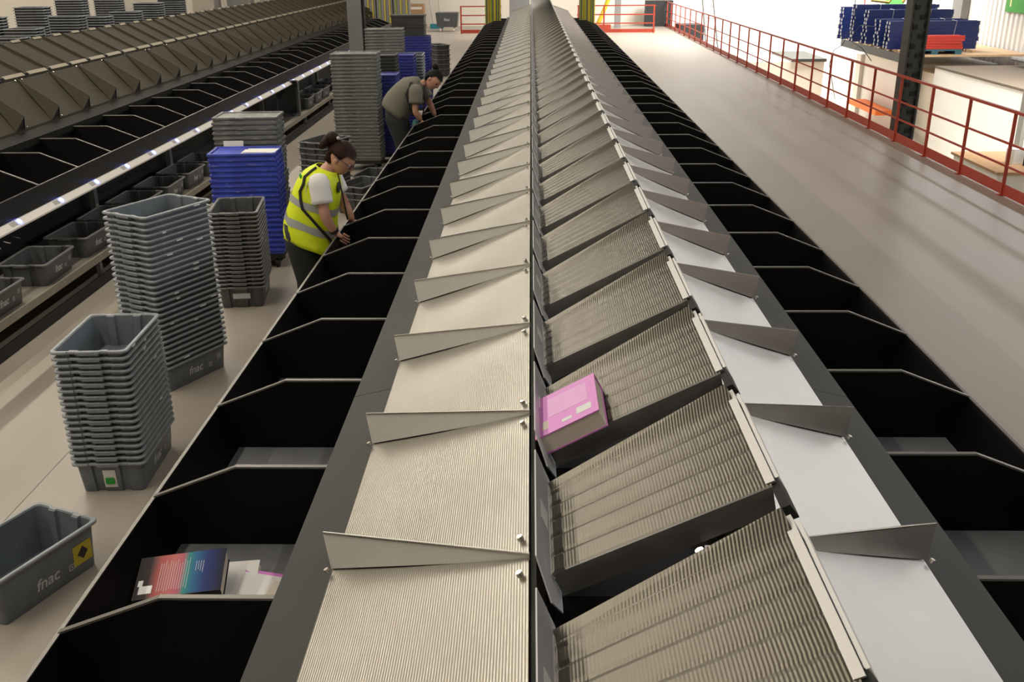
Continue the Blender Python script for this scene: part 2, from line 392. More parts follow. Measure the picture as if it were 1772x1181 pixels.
def make_tray(name, m_plate, m_plain):
    """tilted tray: low edge at x=-0.285, high edge at x=+0.245; near end y=0, far end y=0.53"""
    r = empty(name)
    L = Vector((-0.258, 0, 1.474)); Hh = Vector((0.245, 0, 1.748))
    ax = (Hh - L).normalized(); nz = Vector((-ax.z, 0, ax.x))
    W = (Hh - L).length; D = 0.50
    def q(t, y, h):                     # the tray flares towards its high edge
        f = t / W
        return tuple(L + ax * t + nz * (h * (0.35 + 0.75 * f) if h > 0.004 else h) + Vector((0, 0.25 + (y - 0.25) * (0.90 + 0.19 * f), 0)))
    rows = [(0.055, -0.0), (0.055, 0.0), (0.47, 0.0), (0.505, 0.018), (D, 0.062)]
    mb = MB()
    pl = [(0.03, -0.004), (0.036, 0.0)] + [(g + dy_, h_) for g in (0.115, 0.205, 0.295, 0.375) for dy_, h_ in ((-0.014, 0.0), (0.0, -0.0032), (0.014, 0.0))] + [(0.435, 0.0), (0.45, 0.003), (0.462, 0.007), (0.503, 0.026)]
    top = [[q(t, y, h) for y, h in pl] for t in (0.0, W)]; bot = [[q(t, y, h - 0.005) for y, h in pl] for t in (0.0, W)]
    n = len(pl)
    vs = top[0] + top[1] + bot[0] + bot[1]
    fs = [(i, n + i, n + i + 1, i + 1) for i in range(n - 1)] + [(2 * n + i, 2 * n + i + 1, 3 * n + i + 1, 3 * n + i) for i in range(n - 1)]
    fs += [(0, 2 * n, 3 * n, n), (n - 1, 2 * n - 1, 4 * n - 1, 3 * n - 1)]
    plate = mb.add(vs, fs).build('tray_plate', m_plate, r)
    # front apron, falling towards the next tray
    MB().hexa([q(0, 0.010, -0.062), q(W - 0.02, 0.010, -0.062), q(W - 0.02, 0.015, -0.062), q(0, 0.015, -0.062), q(0, 0.027, -0.004), q(W, 0.027, -0.004), q(W, 0.032, -0.002), q(0, 0.032, -0.002)]).build('front_apron', M['tray_apron'], r)
    # low end plate with its folded toe, label
    a, b_ = Vector((-0.258, 0, 1.466)), Vector((-0.300, 0, 1.572))
    n_ = Vector((b_.z - a.z, 0, a.x - b_.x)).normalized()
    def ep(u, y, o=0.0): return tuple(a.lerp(b_, u) + Vector((0, y, 0)) + n_ * o)
    out = [(-0.55, -0.02), (0.12, -0.075), (1.0, -0.02), (1.0, 0.51), (0.0, 0.51), (-0.3, 0.40)]
    e = MB().prism([ep(u, y) for u, y in out], tuple(n_ * 0.004)).build('end_plate', M['plate_face'], r)
    MB().hexa([ep(0.02, 0.03, 0.004), ep(0.02, 0.46, 0.004), ep(0.02, 0.46, 0.012), ep(0.02, 0.03, 0.012), ep(0.16, 0.03, 0.004), ep(0.16, 0.46, 0.004), ep(0.16, 0.46, 0.006), ep(0.16, 0.03, 0.006)]).build('toe_fold', M['chrome'], r)
    MB().prism([ep(0.30, 0.20, 0.0045), ep(0.30, 0.285, 0.0045), ep(0.72, 0.285, 0.0045), ep(0.72, 0.20, 0.0045)], tuple(n_ * 0.001)).build('label_sticker', M['white'], e)
    # bright ridge along the high edge, black coupling
    MB().hexa([q(W - 0.004, 0.055, -0.03), q(W + 0.012, 0.055, -0.03), q(W + 0.012, D, -0.03), q(W - 0.004, D, -0.03), q(W - 0.012, 0.035, 0.004), q(W + 0.010, 0.035, 0.004), q(W + 0.010, D, 0.004), q(W - 0.012, D, 0.004)]).build('ridge_strip', M['ridge'], r)
    MB().hexa([q(W + 0.014, 0.055, -0.045), q(W + 0.024, 0.055, -0.045), q(W + 0.024, D - 0.02, -0.045), q(W + 0.014, D - 0.02, -0.045), q(W + 0.014, 0.055, -0.004), q(W + 0.022, 0.055, -0.004), q(W + 0.022, D - 0.02, -0.004), q(W + 0.014, D - 0.02, -0.004)]).build('ridge_rail', M['ridge'], r)
    MB().hexa([q(W - 0.004, -0.055, -0.045), q(W + 0.024, -0.055, -0.045), q(W + 0.024, 0.06, -0.045), q(W - 0.004, 0.06, -0.045), q(W - 0.004, -0.055, -0.006), q(W + 0.018, -0.055, -0.006), q(W + 0.018, 0.06, -0.006), q(W - 0.004, 0.06, -0.006)]).build('coupling', M['rubber'], r)
    # carriage below
    cb = MB().box(-0.25, 0.17, 0.06, 0.47, 1.26, 1.40).build('carriage', M['dark'], r)
    MB().box(0.100, 0.132, -0.085, 0.0, 1.585, 1.590).build('pale_clip', M['white'], cb)
    MB().box(-0.30, -0.27, -0.10, -0.02, 1.36, 1.43).build('low_coupling', M['rubber'], r)
    k = MB(); k.tube([q(0.36, -0.045, -0.085), q(0.36, -0.045, -0.04)], 0.011, 8)
    k.build('spring_pin', M['chrome'], cb)
    return r
def make_plain_tray(name, m):
    r = empty(name)
    L = Vector((-0.285, 0, 1.462)); Hh = Vector((0.245, 0, 1.748)); ax = (Hh - L).normalized(); nz = Vector((-ax.z, 0, ax.x)); W = (Hh - L).length
    def q(t, y, h): return tuple(L + ax * t + nz * h + Vector((0, y, 0)))
    MB().hexa([q(0, 0.0, -0.004), q(W, 0.0, -0.004), q(W, 0.63, -0.004), q(0, 0.63, -0.004), q(0, 0.0, 0), q(W, 0.0, 0), q(W, 0.63, 0), q(0, 0.63, 0)]).build('tray_plate', m, r)
    MB().hexa([q(0, 0.0, 0), q(W, 0.0, 0), q(W, 0.012, 0), q(0, 0.012, 0), q(0, -0.016, 0.022), q(W, -0.016, 0.022), q(W, -0.010, 0.024), q(0, -0.010, 0.024)]).build('edge_flange', m, r)
    MB().hexa([q(-0.045, 0.03, -0.022), q(0.005, 0.03, -0.012), q(0.005, 0.56, -0.012), q(-0.045, 0.56, -0.022), q(-0.045, 0.03, 0.012), q(0.005, 0.03, 0.020), q(0.005, 0.56, 0.020), q(-0.045, 0.56, 0.012)]).build('low_lip', M['lip_tan'], r)
    MB().hexa([q(W - 0.03, 0.05, -0.01), q(W + 0.012, 0.05, -0.01), q(W + 0.012, 0.30, -0.01), q(W - 0.03, 0.30, -0.01), q(W - 0.03, 0.05, 0.01), q(W + 0.005, 0.05, 0.02), q(W + 0.005, 0.30, 0.02), q(W - 0.03, 0.30, 0.01)]).build('ridge_strip', M['lip_tan'], r)
    MB().box(-0.31, -0.275, 0.56, 0.655, 1.40, 1.47).build('coupling', M['rubber'], r)
    MB().box(-0.25, 0.17, 0.06, 0.57, 1.26, 1.40).build('carriage', M['dark'], r)
    return r
M['lip_tan'] = mat('worn_tan_lip', (0.22, 0.19, 0.135), 0.5, 0.4)
M['tray_apron'] = mat('apron_steel', (0.16, 0.155, 0.148), 0.38, 0.8, noise=0.1, nscale=8)
M['plate_face'] = mat('end_plate_steel', (0.55, 0.55, 0.56), 0.45, 0.2)

CX = 0.31
# --- central sorter
N_L, N_R = 37, 37
pb = make_bin(-1, 'sorting_bin', P)
for k in range(N_L):
    place(pb, (CX, 1.674 + P * k, 0), 0, 'black sorting bin, %s from the near end on the left flank of the central sorter' % nth(k), 'bin', 'bins on the left flank of the central sorter')
pb2 = make_bin(1, 'sorting_bin', P)
for k in range(N_R):
    place(pb2, (CX, 1.795 + P * k, 0), 0, 'black sorting bin, %s from the near end on the right flank of the central sorter' % nth(k), 'bin', 'bins on the right flank of the central sorter')
pc = make_chute(-1, 'discharge_chute', M['ribbed'], M['ribbed_fin'], '')
for k in range(39):
    place(pc, (CX, 1.257 + P * k, 0), 0, 'ribbed steel chute with fin, %s from the near end left of the tray line' % nth(k), 'chute', 'ribbed chutes left of the tray line')
pc2 = make_chute(1, 'discharge_chute', M['alu'], M['alu_fin'], '')
for k in range(39):
    place(pc2, (CX, 1.323 + P * k, 0), 0, 'smooth grey chute with fin, %s from the near end right of the tray line' % nth(k), 'chute', 'smooth chutes right of the tray line')
pt = make_tray('tilt_tray', M['tray'], M['tray_plain'])
TP = 0.655
for k in range(57):
    lab = 'tilted ribbed steel tray, %s from the near end of the central line' % nth(k)
    if k == 2: lab = 'tilted ribbed steel tray carrying the pink-purple book, %s from the near end' % nth(k)
    place(pt, (CX, 1.305 + TP * k, 0), 0, lab, 'tray', 'trays on the central sorter line')
for s, side in ((-1, 'left'), (1, 'right')):
    for k in range(10):
        y0 = 0.6 + k * 3.372; y1 = y0 + 3.372 - 0.004
        mb = MB()
        q = [(CX + s * (HB - 0.03), y0, ZB - 0.012), (CX + s * 1.105, y0, 1.045), (CX + s * 1.105, y1, 1.045), (CX + s * (HB - 0.03), y1, ZB - 0.012)]
        mb.plate(q if s > 0 else q[::-1], 0.006)
        q2 = [(CX + s * 1.105, y0, 1.045), (CX + s * 1.112, y0, 0.98), (CX + s * 1.112, y1, 0.98), (CX + s * 1.105, y1, 1.045)]
        mb.plate(q2 if s > 0 else q2[::-1], 0.006)
        o = mb.build('skirt_panel', M['skirt'])
        tag(o, 'dark grey skirt panel between chutes and bins, %s from near end, %s flank' % (nth(k), side), 'panel', '%s skirt panels of the central sorter' % side)
fr = empty('sorter_frame', (CX, 0, 0)); tag(fr, 'dark chassis of the central sorter under trays, chutes and bins', 'conveyor')
MB().box(-0.26, 0.26, 0, 38.6, 0.9, 1.22).build('drive_beam', M['dark'], fr)
for s in (-1, 1):
    MB().box(min(s * 0.296, s * 0.31), max(s * 0.296, s * 0.31), 0.3, 38.6, 1.2, 1.452).build('side_rail', M['greenblack'], fr)
    o = MB().box(min(s * 1.70, s * 1.72), max(s * 1.70, s * 1.72), 0.4, 32.8, 0.0, 0.654).build('base_panel', M['dark']); o.location = (CX, 0, 0); tag(o, 'dark base panel closing the %s flank under the central sorter bins' % ('left' if s < 0 else 'right'), 'panel')
    for k in range(17):
        MB().box(min(s * 0.30, s * 0.38), max(s * 0.30, s * 0.38), 0.8 + 2 * k, 0.88 + 2 * k, 0, 1.2).build('leg', M['dark'], fr)
o = MB().box(-1.72, 1.72, 34.62, 34.66, 0.0, 1.0)  .build('closing_board', M['dark']); o.location = (CX, 0, 0); tag(o, 'dark board closing the far end of the central sorter', 'panel')

# --- left sorter (turned half round, a little higher)
LX, LZ = -6.10, 0.19
PL = 0.785; SC = PL / P
pbl = make_bin(-1, 'sorting_bin', P)
for k in range(30):
    place(pbl, (LX, 8.30 + PL + PL * k - 0.01, LZ), math.pi, 'black sorting bin of the left sorter, %s along the aisle side from the near end' % nth(k), 'bin', 'bins on the aisle side of the left sorter', (1, SC, 1))
pcl = make_chute(-1, 'discharge_chute', M['shaded_steel'], M['shaded_fin'], '')
for k in range(32):
    place(pcl, (LX, 10.36 + PL * (k - 1) + PL, LZ), math.pi, 'shaded steel chute with fin on the left sorter, %s from the near end' % nth(k), 'chute', 'chutes on the aisle side of the left sorter', (1, SC, 1))
ptl = make_plain_tray('tilt_tray', M['shaded_steel'])
for k in range(44):
    place(ptl, (LX - 0.055, 10.33 + 0.566 * k, LZ + 0.03), math.pi, 'shaded steel tray on the left sorter, %s from the near end' % nth(k), 'tray', 'trays on the left sorter line', (1, 0.566 / TP, 1))
for k in range(8):
    y0 = 6.5 + k * 3.14; y1 = y0 + 3.136
    mb = MB()
    mb.plate([(LX + HB - 0.03, y0, ZB - 0.012 + LZ), (LX + 1.105, y0, 1.045 + LZ), (LX + 1.105, y1, 1.045 + LZ), (LX + HB - 0.03, y1, ZB - 0.012 + LZ)], 0.006)
    mb.plate([(LX + 1.105, y0, 1.045 + LZ), (LX + 1.112, y0, 0.98 + LZ), (LX + 1.112, y1, 0.98 + LZ), (LX + 1.105, y1, 1.045 + LZ)], 0.006)
    tag(mb.build('skirt_panel', M['skirt_shaded']), 'dark skirt panel below the left sorter chutes, %s from the near end' % nth(k), 'panel', 'skirt panels of the left sorter')
fl = empty('sorter_frame', (LX, 0, LZ)); tag(fl, 'dark chassis carrying the left sorter with its base panels', 'conveyor')
MB().box(-0.26, 0.26, 6, 35.5, 0.9, 1.22).build('drive_beam', M['dark'], fl)
MB().box(0.296, 0.31, 6, 35.3, 1.2, 1.452).build('side_rail', M['column_dark'], fl)
MB().box(-0.31, -0.296, 6, 35.3, 1.2, 1.452).build('side_rail', M['column_dark'], fl)
for k in range(14):
    for sx_ in (-0.36, 0.30): MB().box(sx_, sx_ + 0.06, 6.5 + 2 * k, 6.58 + 2 * k, -LZ, 1.2).build('leg', M['dark'], fl)
# far end frame
o = MB().tube([(LX + 1.0, 36.2, 0.0), (LX + 1.0, 36.2, 1.25), (LX + 0.45, 36.2, 2.1), (LX + 0.45, 36.2, 2.8)], 0.06, 8).build('end_post', M['grey_mid']); tag(o, 'bent grey steel post at the far end of the left sorter', 'post')
# front panel + light bar + shelf of the left sorter
XO = LX + 1.825
fp = empty('picking_front', (XO, 0, 0)); tag(fp, 'glossy grey front panel with pale light bar along the left sorter', 'panel')
MB().plate([(0.005, 5.5, 0.90), (0.005, 32.4, 0.90), (0.005, 32.4, 1.075), (0.005, 5.5, 1.075)][::1], 0.02).build('front_panel', M['panel_gloss'], fp)
bar = MB().plate([(0.0, 5.5, 0.905), (0.055, 5.5, 0.852), (0.055, 32.4, 0.852), (0.0, 32.4, 0.905)], 0.006).build('light_bar', M['strip'], fp)
MB().box(0.047, 0.056, 5.5, 32.4, 0.838, 0.852).build('bar_lip', M['strip'], bar)
ledp = MB()
nb = Vector((0.053, 0, 0.055)).normalized()
for k in range(30):
    y = 7.79 + 0.772 * k
    c = Vector((0.029, y, 0.8775))
    b = MB().tube([c, c + nb * 0.008], 0.024, 12).build('button', M['led'], fp)
    MB().tube([c + nb * 0.007, c + nb * 0.010], 0.013, 10).build('button_core', M['led_core'], b)
    if k < 12:
        t = MB()
        for j in range(5):
            yy = y - 0.06 - 0.02 * j
            t.hexa([tuple(Vector((0.012, yy, 0.8935)) + nb * 0.0005), tuple(Vector((0.044, yy, 0.8625)) + nb * 0.0005), tuple(Vector((0.044, yy + 0.007, 0.8625)) + nb * 0.0005), tuple(Vector((0.012, yy + 0.007, 0.8935)) + nb * 0.0005)] +
                   [tuple(Vector(p) + nb * 0.001) for p in ((0.012, yy, 0.8935), (0.044, yy, 0.8625), (0.044, yy + 0.007, 0.8625), (0.012, yy + 0.007, 0.8935))])
        t.build('code_mark', M['ink'], fp)
sh = empty('tote_shelf', (0, 0, 0)); tag(sh, 'long low galvanised shelf under the left sorter light bar holding grey totes', 'shelf')
MB().box(-4.72, -4.10, 5.5, 31, 0.27, 0.29).build('shelf_board', M['shelf'], sh)
MB().box(-4.115, -4.095, 5.5, 31, 0.225, 0.293).build('shelf_lip', M['shelf'], sh)
for k in range(11):
    yy = 6.6 + 2.3 * k
    MB().box(-4.19, -4.15, yy, yy + 0.05, 0, 0.27).build('leg', M['grey_mid'], sh)
    MB().box(-4.66, -4.60, yy + 1.1, yy + 1.18, 0, 0.86).build('post', M['grey_mid'], sh)
MB().box(-4.74, -4.725, 5.5, 31, 0.0, 0.85).build('rear_panel', M['dark'], sh)
MB().box(-4.10, -4.085, 5.5, 31, 0.0, 0.10).build('kick_plate', M['dark'], sh)
for j in range(60):
    MB().tube([(-4.70, 6.6 + 0.17 * j, 0.56), (-4.64, 6.6 + 0.17 * j, 0.545)], 0.006, 6).build('roller_pin', M['chrome'], sh)

# ------------------------------------------------------------------ totes
def outline(hx, hy, r, notch, z, seg=4):
    """rounded rectangle, long axis Y; grooves on the short ends at x=+-0.42 hx"""
    pts = []
    def corner(cx, cy, a0):
        for i in range(seg + 1):
            a = a0 + math.pi / 2 * i / seg; pts.append((cx + r * math.cos(a), cy + r * math.sin(a), z))
    nw = 0.02
    corner(hx - r, hy - r, 0)
    for g in (0.42 * hx, -0.42 * hx):
        for dx, dd in ((nw + 0.006, 0), (nw, notch), (-nw, notch), (-nw - 0.006, 0)): pts.append((g + dx, hy - dd, z))
    corner(-hx + r, hy - r, math.pi / 2)
    corner(-hx + r, -hy + r, math.pi)
    for g in (-0.42 * hx, 0.42 * hx):
        for dx, dd in ((-nw - 0.006, 0), (-nw, notch), (nw, notch), (nw + 0.006, 0)): pts.append((g + dx, -hy + dd, z))
    corner(hx - r, -hy + r, 3 * math.pi / 2)
    return pts
FN = text_geo('fnac', 0.085, 0.18)
def make_tote(name, h=0.2, m=None, mr=None, printed=False, side=1, sticker=None):
    m = m or M['tote']; mr = mr or M['tote_rim']
    hx, hy = 0.213, 0.311
    b = MB()
    b.loft([outline(hx - 0.040, hy - 0.040, 0.02, 0.012, 0.0), outline(hx - 0.036, hy - 0.036, 0.025, 0.014, 0.006), outline(hx - 0.020, hy - 0.020, 0.03, 0.016, h - 0.006),
            outline(hx - 0.024, hy - 0.024, 0.03, 0.016, h - 0.006), outline(hx - 0.041, hy - 0.041, 0.025, 0.014, 0.012)])
    t = auto_smooth(b.build(name, m), 35)
    rm = MB().loft([outline(hx - 0.021, hy - 0.021, 0.03, 0.012, h - 0.015), outline(hx, hy, 0.035, 0.006, h - 0.015), outline(hx + 0.001, hy + 0.001, 0.035, 0.006, h - 0.005), outline(hx - 0.003, hy - 0.003, 0.035, 0.006, h),
                    outline(hx - 0.018, hy - 0.018, 0.03, 0.012, h), outline(hx - 0.023, hy - 0.023, 0.03, 0.014, h - 0.01)], close=True)
    auto_smooth(rm.build('rim', mr, t), 35)
    for e in (-1, 1):
        y0 = e * (hy + 0.004)
        MB().hexa([(-0.058, y0 - e * 0.022, h - 0.022), (0.058, y0 - e * 0.022, h - 0.022), (0.058, y0 - e * 0.001, h - 0.022), (-0.058, y0 - e * 0.001, h - 0.022),
                   (-0.060, y0 - e * 0.022, h - 0.010), (0.060, y0 - e * 0.022, h - 0.010), (0.060, y0 + e * 0.0005, h - 0.010), (-0.060, y0 + e * 0.0005, h - 0.010)]).build('handle', mr, t)
    if printed:
        # long side +x (side=1): plane leaning outwards
        bx, tx = hx - 0.036, hx - 0.020
        sl = (tx - bx) / (h - 0.012); n = Vector((1, 0, -sl)).normalized()
        def W(yy, zz, off=0.0012): return Vector((bx + sl * (zz - 0.006), yy, zz)) + n * off
        def put(geo, cy, cz, nm, mm):
            vs, fs = geo; q = MB(); q.add([tuple(W(cy + vx, cz + vy, 0.0008 + vz)) for vx, vy, vz in vs], fs); return q.build(nm, mm, t)
        put(FN, -0.02, 0.065, 'logo_print', M['print'])
        def frame(cy, cz, a):
            q = MB()
            for (y0, y1, z0, z1) in ((-a, a, a * 0.7, a), (-a, a, -a, -a * 0.7), (-a, -a * 0.7, -a, a), (a * 0.7, a, -a, a), (-a * .3, a * .3, -a * .3, a * .3)):
                q.add([tuple(W(cy + y0, cz + z0)), tuple(W(cy + y1, cz + z0)), tuple(W(cy + y1, cz + z1)), tuple(W(cy + y0, cz + z1))], [(0, 1, 2, 3)])
            return q.build('square_label', M['print'], t)
        frame(0.125, 0.075, 0.017); frame(0.215, 0.115, 0.018)
    return t
def sticker_on_end(t, cx, w, z0, z1, m, h=0.2, name='end_label'):
    hy = 0.311; sl = (0.036 - 0.020) / (h - 0.012)
    Y = lambda z: -(hy - 0.036 + sl * (z - 0.006)) - 0.0015
    return MB().hexa([(cx - w, Y(z0), z0), (cx + w, Y(z0), z0), (cx + w, Y(z0) + 0.001, z0), (cx - w, Y(z0) + 0.001, z0), (cx - w, Y(z1), z1), (cx + w, Y(z1), z1), (cx + w, Y(z1) + 0.001, z1), (cx - w, Y(z1) + 0.001, z1)]).build(name, m, t)
def rim_mark(t, m=None):
    yy = random.uniform(-0.22, 0.24); l = random.uniform(0.012, 0.028)
    MB().box(0.2135, 0.2152, yy - l, yy + l, 0.183, 0.193).build('rim_scuff', m or M['white'], t)
def tote_stack(n, x, y, rz, pitch, z0, what, group, protos, protob=None, jitter=0.0012, marks=0.4, tilt=0):
    out = []
    for i in range(n):
        pr = protob if (i == 0 and protob) else protos
        pos = 'lowest' if i == 0 else ('topmost' if i == n - 1 else '%s from the bottom' % nth(i))
        o = place(pr, (x + random.uniform(-jitter, jitter) + tilt * i, y + random.uniform(-jitter, jitter), z0 + pitch * i), rz + random.uniform(-0.0035, 0.0035), '%s, %s' % (what, pos), 'tote', group)
        out.append(o)
    for o in out[1:]:
        if o.name != protos.name and random.random() < marks: rim_mark(o)
    return out
TOTE = make_tote('nesting_tote'); TOTEP = make_tote('nesting_tote', printed=True)
TOTED = make_tote('nesting_tote', m=M['tote_dark'], mr=M['tote_rim_dark'])
TOTEDP = make_tote('nesting_tote', m=M['tote_dark'], mr=M['tote_rim_dark'], printed=True)
# A: near stack
A = tote_stack(19, -2.445, 5.19, R(3.0), 0.0385, 0, 'grey nesting tote in the nearest tall stack beside the bins', 'totes in the nearest stack', TOTE, TOTEP)
# B: second stack, turned
B = tote_stack(28, -2.615, 6.625, R(-27.0), 0.0405, 0, 'grey nesting tote in the turned tallest stack', 'totes in the turned tallest stack', TOTE, TOTEP, marks=0.6)
# C: third stack
C = tote_stack(19, -2.605, 8.40, R(8.0), 0.0372, 0, 'dark grey nesting tote in the stack before the blue crates', 'totes in the stack before the blue crates', TOTED, TOTEDP)
# J: single big tote at the near left
jt = make_tote('storage_tote', h=0.26, printed=True)
place(jt, (-2.50, 4.0, 0), R(-22.8), 'large open grey tote alone on the floor at near left with yellow sticker', 'tote')
sx = 0.213 - 0.036; sl = (0.036 - 0.020) / (0.26 - 0.012)
def JW(yy, zz, off=0.0014):
    n = Vector((1, 0, -sl)).normalized(); return tuple(Vector((sx + sl * (zz - 0.006), yy, zz)) + n * off)
ys = MB().add([JW(0.14, 0.06), JW(0.255, 0.06), JW(0.255, 0.175), JW(0.14, 0.175)], [(0, 1, 2, 3)]).build('yellow_sticker', M['yellow_sticker'], jt)
MB().add([JW(0.165, 0.118, 0.002), JW(0.20, 0.083, 0.002), JW(0.232, 0.118, 0.002), JW(0.20, 0.158, 0.002)], [(0, 1, 2, 3)]).build('sticker_emblem', M['ink'], ys)

# totes behind the woman and on the floor beside her
I_ = tote_stack(9, -2.62, 12.35, R(-22), 0.072, 0, 'dark tote in the turned stack behind the vest woman', 'totes behind the woman in the vest', TOTED, jitter=0.01, marks=0.3)
I2 = tote_stack(3, -2.06, 11.75, R(-25), 0.075, 0, 'dark tote in the short stack right of the vest woman', 'totes in the short stack behind the vest woman', TOTED, TOTEDP, jitter=0.01, marks=0.2)
place(TOTEDP, (-2.12, 13.05, 0), R(-12), 'dark tote with square labels alone on the floor right of the short stack', 'tote')
tote_stack(14, -2.08, 17.6, R(2), 0.05, 0.5, 'grey tote in the narrow stack left of far blue crates', 'totes left of the far blue crates', TOTE, marks=0.2)
tote_stack(6, -2.43, 26.6, R(30), 0.12, 0, 'dark tote in the small far stack past the last blue crates', 'totes past the last blue crates', TOTED, marks=0)
# shelf totes
shelf = [(7.18, 0, 'nearest tote on the shelf, showing dark goods'), (8.12, 2, 'second tote on the shelf from the near end, with black packets inside'), (8.98, -1, 'third tote on the shelf, with red and white goods inside'),
         (9.68, 1, 'fourth tote on the shelf, behind the tall turned stack'), (10.38, 0, 'fifth tote on the shelf, just before the one with the orange packet'), (11.15, 1, 'tote on the shelf holding an orange packet'),
         (11.9, -1, 'tote on the shelf just beyond the one with the orange packet'), (12.65, 0, 'eighth tote on the shelf, left of the blue crates'),
         (18.65, 2, 'tote on the shelf just past the upright one'), (19.4, 0, 'second tote on the shelf past the upright one'), (20.15, -2, 'third tote on the shelf past the upright one'), (21.4, 0, 'far tote on the shelf left of the tall grey crates')]
for y, a, lab in shelf:
    place(TOTEDP, (-4.335, y, 0.291), R(a), 'open dark grey ' + lab, 'tote', 'totes on the shelf of the left sorter')
place(TOTED, (-4.32, 17.75, 0.291 + 0.315), 0, 'dark grey tote standing upright on its short end on the shelf', 'tote', rot=(R(90), 0, R(0)))
st = sticker_on_end(A[0], -0.01, 0.036, 0.03, 0.145, M['paper_white'])
MB().box(-0.035, 0.015, -0.2905, -0.2875, 0.055, 0.095).build('green_logo', M['green_ink'], A[0])
sticker_on_end(C[0], 0.0, 0.075, 0.085, 0.135, M['print'])
# goods in shelf totes
def packet(name, loc, rz, sx, sy, sz, m, label, group=None, rot=None, stripe=None):
    o = MB().box(-sx / 2, sx / 2, -sy / 2, sy / 2, 0, sz).build(name, m); o.location = loc; o.rotation_euler = rot or (0, 0, rz)
    if stripe:
        MB().box(-sx * 0.35, sx * 0.35, -sy * 0.3, sy * 0.1, sz, sz + 0.001).build('title_panel', stripe, o)
    return tag(o, label, 'packet', group)
G = 'goods lying in the shelf totes'
packet('shrink_packet', (-4.33, 7.10, 0.305), 0.4, 0.20, 0.26, 0.05, M['ink'], 'black packet lying in the nearest shelf tote', G, stripe=M['grey_mid'])
packet('shrink_packet', (-4.36, 8.02, 0.305), 0.2, 0.24, 0.30, 0.05, M['ink'], 'black packet in the second shelf tote', G, stripe=M['grey_mid'])
packet('shrink_packet', (-4.40, 8.88, 0.305), 0.5, 0.13, 0.24, 0.045, M['red_beam'], 'red packet in the third shelf tote', G, stripe=M['paper_white'])
packet('shrink_packet', (-4.26, 8.90, 0.305), -0.3, 0.13, 0.2, 0.05, M['paper_white'], 'white packet beside the red one in the third shelf tote', G, stripe=M['ink'])
packet('shrink_packet', (-4.32, 9.10, 0.305), 0.2, 0.14, 0.16, 0.04, M['ink'], 'dark packet behind the red one in the third shelf tote', G)
packet('carton_packet', (-4.32, 11.05, 0.305), 0.5, 0.17, 0.22, 0.07, M['orange'], 'orange packet lying in a shelf tote', None, stripe=M['carton'])

# ------------------------------------------------------------------ folded crates on dollies
def make_crate(name, m, h=0.05):
    hx, hy = 0.325, 0.213
    def rc(ins, z): return [(-hx + ins, -hy + ins, z), (hx - ins, -hy + ins, z), (hx - ins, hy - ins, z), (-hx + ins, hy - ins, z)]
    b = MB().loft([rc(0.016, 0), rc(0.016, h * 0.50), rc(0.0, h * 0.58), rc(0.0, h - 0.002), rc(0.004, h), rc(0.028, h), rc(0.032, h - 0.012)])
    o = b.build(name, m)
    for e in (-1, 1):
        for j in range(4):
            yy = -0.15 + 0.1 * j
            MB().box(min(e * 0.318, e * 0.3265), max(e * 0.318, e * 0.3265), yy - 0.012, yy + 0.012, h * 0.08, h * 0.95).build('end_rib', m, o)
    return o
def make_dolly(name):
    o = MB().box(-0.31, 0.31, -0.2, 0.2, 0.10, 0.148).build(name, M['rubber'])
    for x in (-0.24, 0.24):
        for y in (-0.15, 0.15):
            w_ = MB().tube([(x - 0.018, y, 0.05), (x + 0.018, y, 0.05)], 0.05, 14).build('wheel', M['rubber'], o)
            MB().tube([(x - 0.02, y, 0.05), (x + 0.02, y, 0.05)], 0.018, 8).build('hub', M['grey_mid'], w_)
    return o
CR = {k: make_crate('folded_crate', M[k]) for k in ('crate', 'crate_blue', 'crate_navy', 'crate_black')}
DOL = make_dolly('dolly')
def crate_stack(kind, x, y, rz, z0, z1, what, group, dolly=True, jitter=0.006):
    if dolly: place(DOL, (x, y, 0), rz, 'black wheeled dolly under the ' + dolly, 'dolly')
    n = int(round((z1 - z0) / 0.05))
    for i in range(n):
        pos = 'lowest' if i == 0 else ('topmost' if i == n - 1 else '%s from the bottom' % nth(i))
        place(CR[kind], (x + random.uniform(-jitter, jitter), y + random.uniform(-jitter, jitter), z0 + 0.0502 * i), rz + random.uniform(-0.006, 0.006), '%s, %s' % (what, pos), 'crate', group)
    return z0 + 0.0502 * n
zt = crate_stack('crate_blue', -2.80, 9.50, R(4), 0.15, 1.13, 'bright blue folded crate beside the woman in the vest', 'bright blue crates by the vest woman', 'bright blue crates beside the vest woman')
lf = MB(); 
for i, (a, dx) in enumerate(((0.05, 0), (-0.06, 0.02), (0.0, 0.03))):
    c, s_ = math.cos(a), math.sin(a); z = zt - 0.008 + 0.0035 * i
    lf = MB().hexa([(c * u - s_ * v + dx, s_ * u + c * v, z + dz) for dz in (0, 0.003) for u, v in ((-0.15, -0.1), (0.15, -0.1), (0.15, 0.1), (-0.15, 0.1))])
    o = lf.build('paper_sheet', M['paper_white']); o.location = (-2.66, 9.46, 0)
    tag(o, ['lowest', 'middle', 'topmost'][i] + ' white paper sheet lying on the bright blue crates', 'paper', 'papers on the bright blue crates')
zt2 = crate_stack('crate', -2.92, 10.12, R(3), 0.15, 1.42, 'scuffed grey folded crate in the stack behind the bright blue crates', 'grey crates behind the bright blue crates', 'grey crates behind the blue ones')
o = MB().box(-0.1, 0.1, -0.004, 0, -0.03, 0.04).build('paper_sheet', M['paper_white']); o.location = (-3.02, 9.86, 1.14); o.rotation_euler = (R(-8), 0, R(3))
tag(o, 'creased white note clipped to the grey crates above the blue stack', 'paper')
crate_stack('crate', -2.50, 14.32, R(-1), 0.15, 1.66, 'scuffed grey folded crate in the tall stack before the steel column', 'grey crates before the steel column', 'tall grey crates')
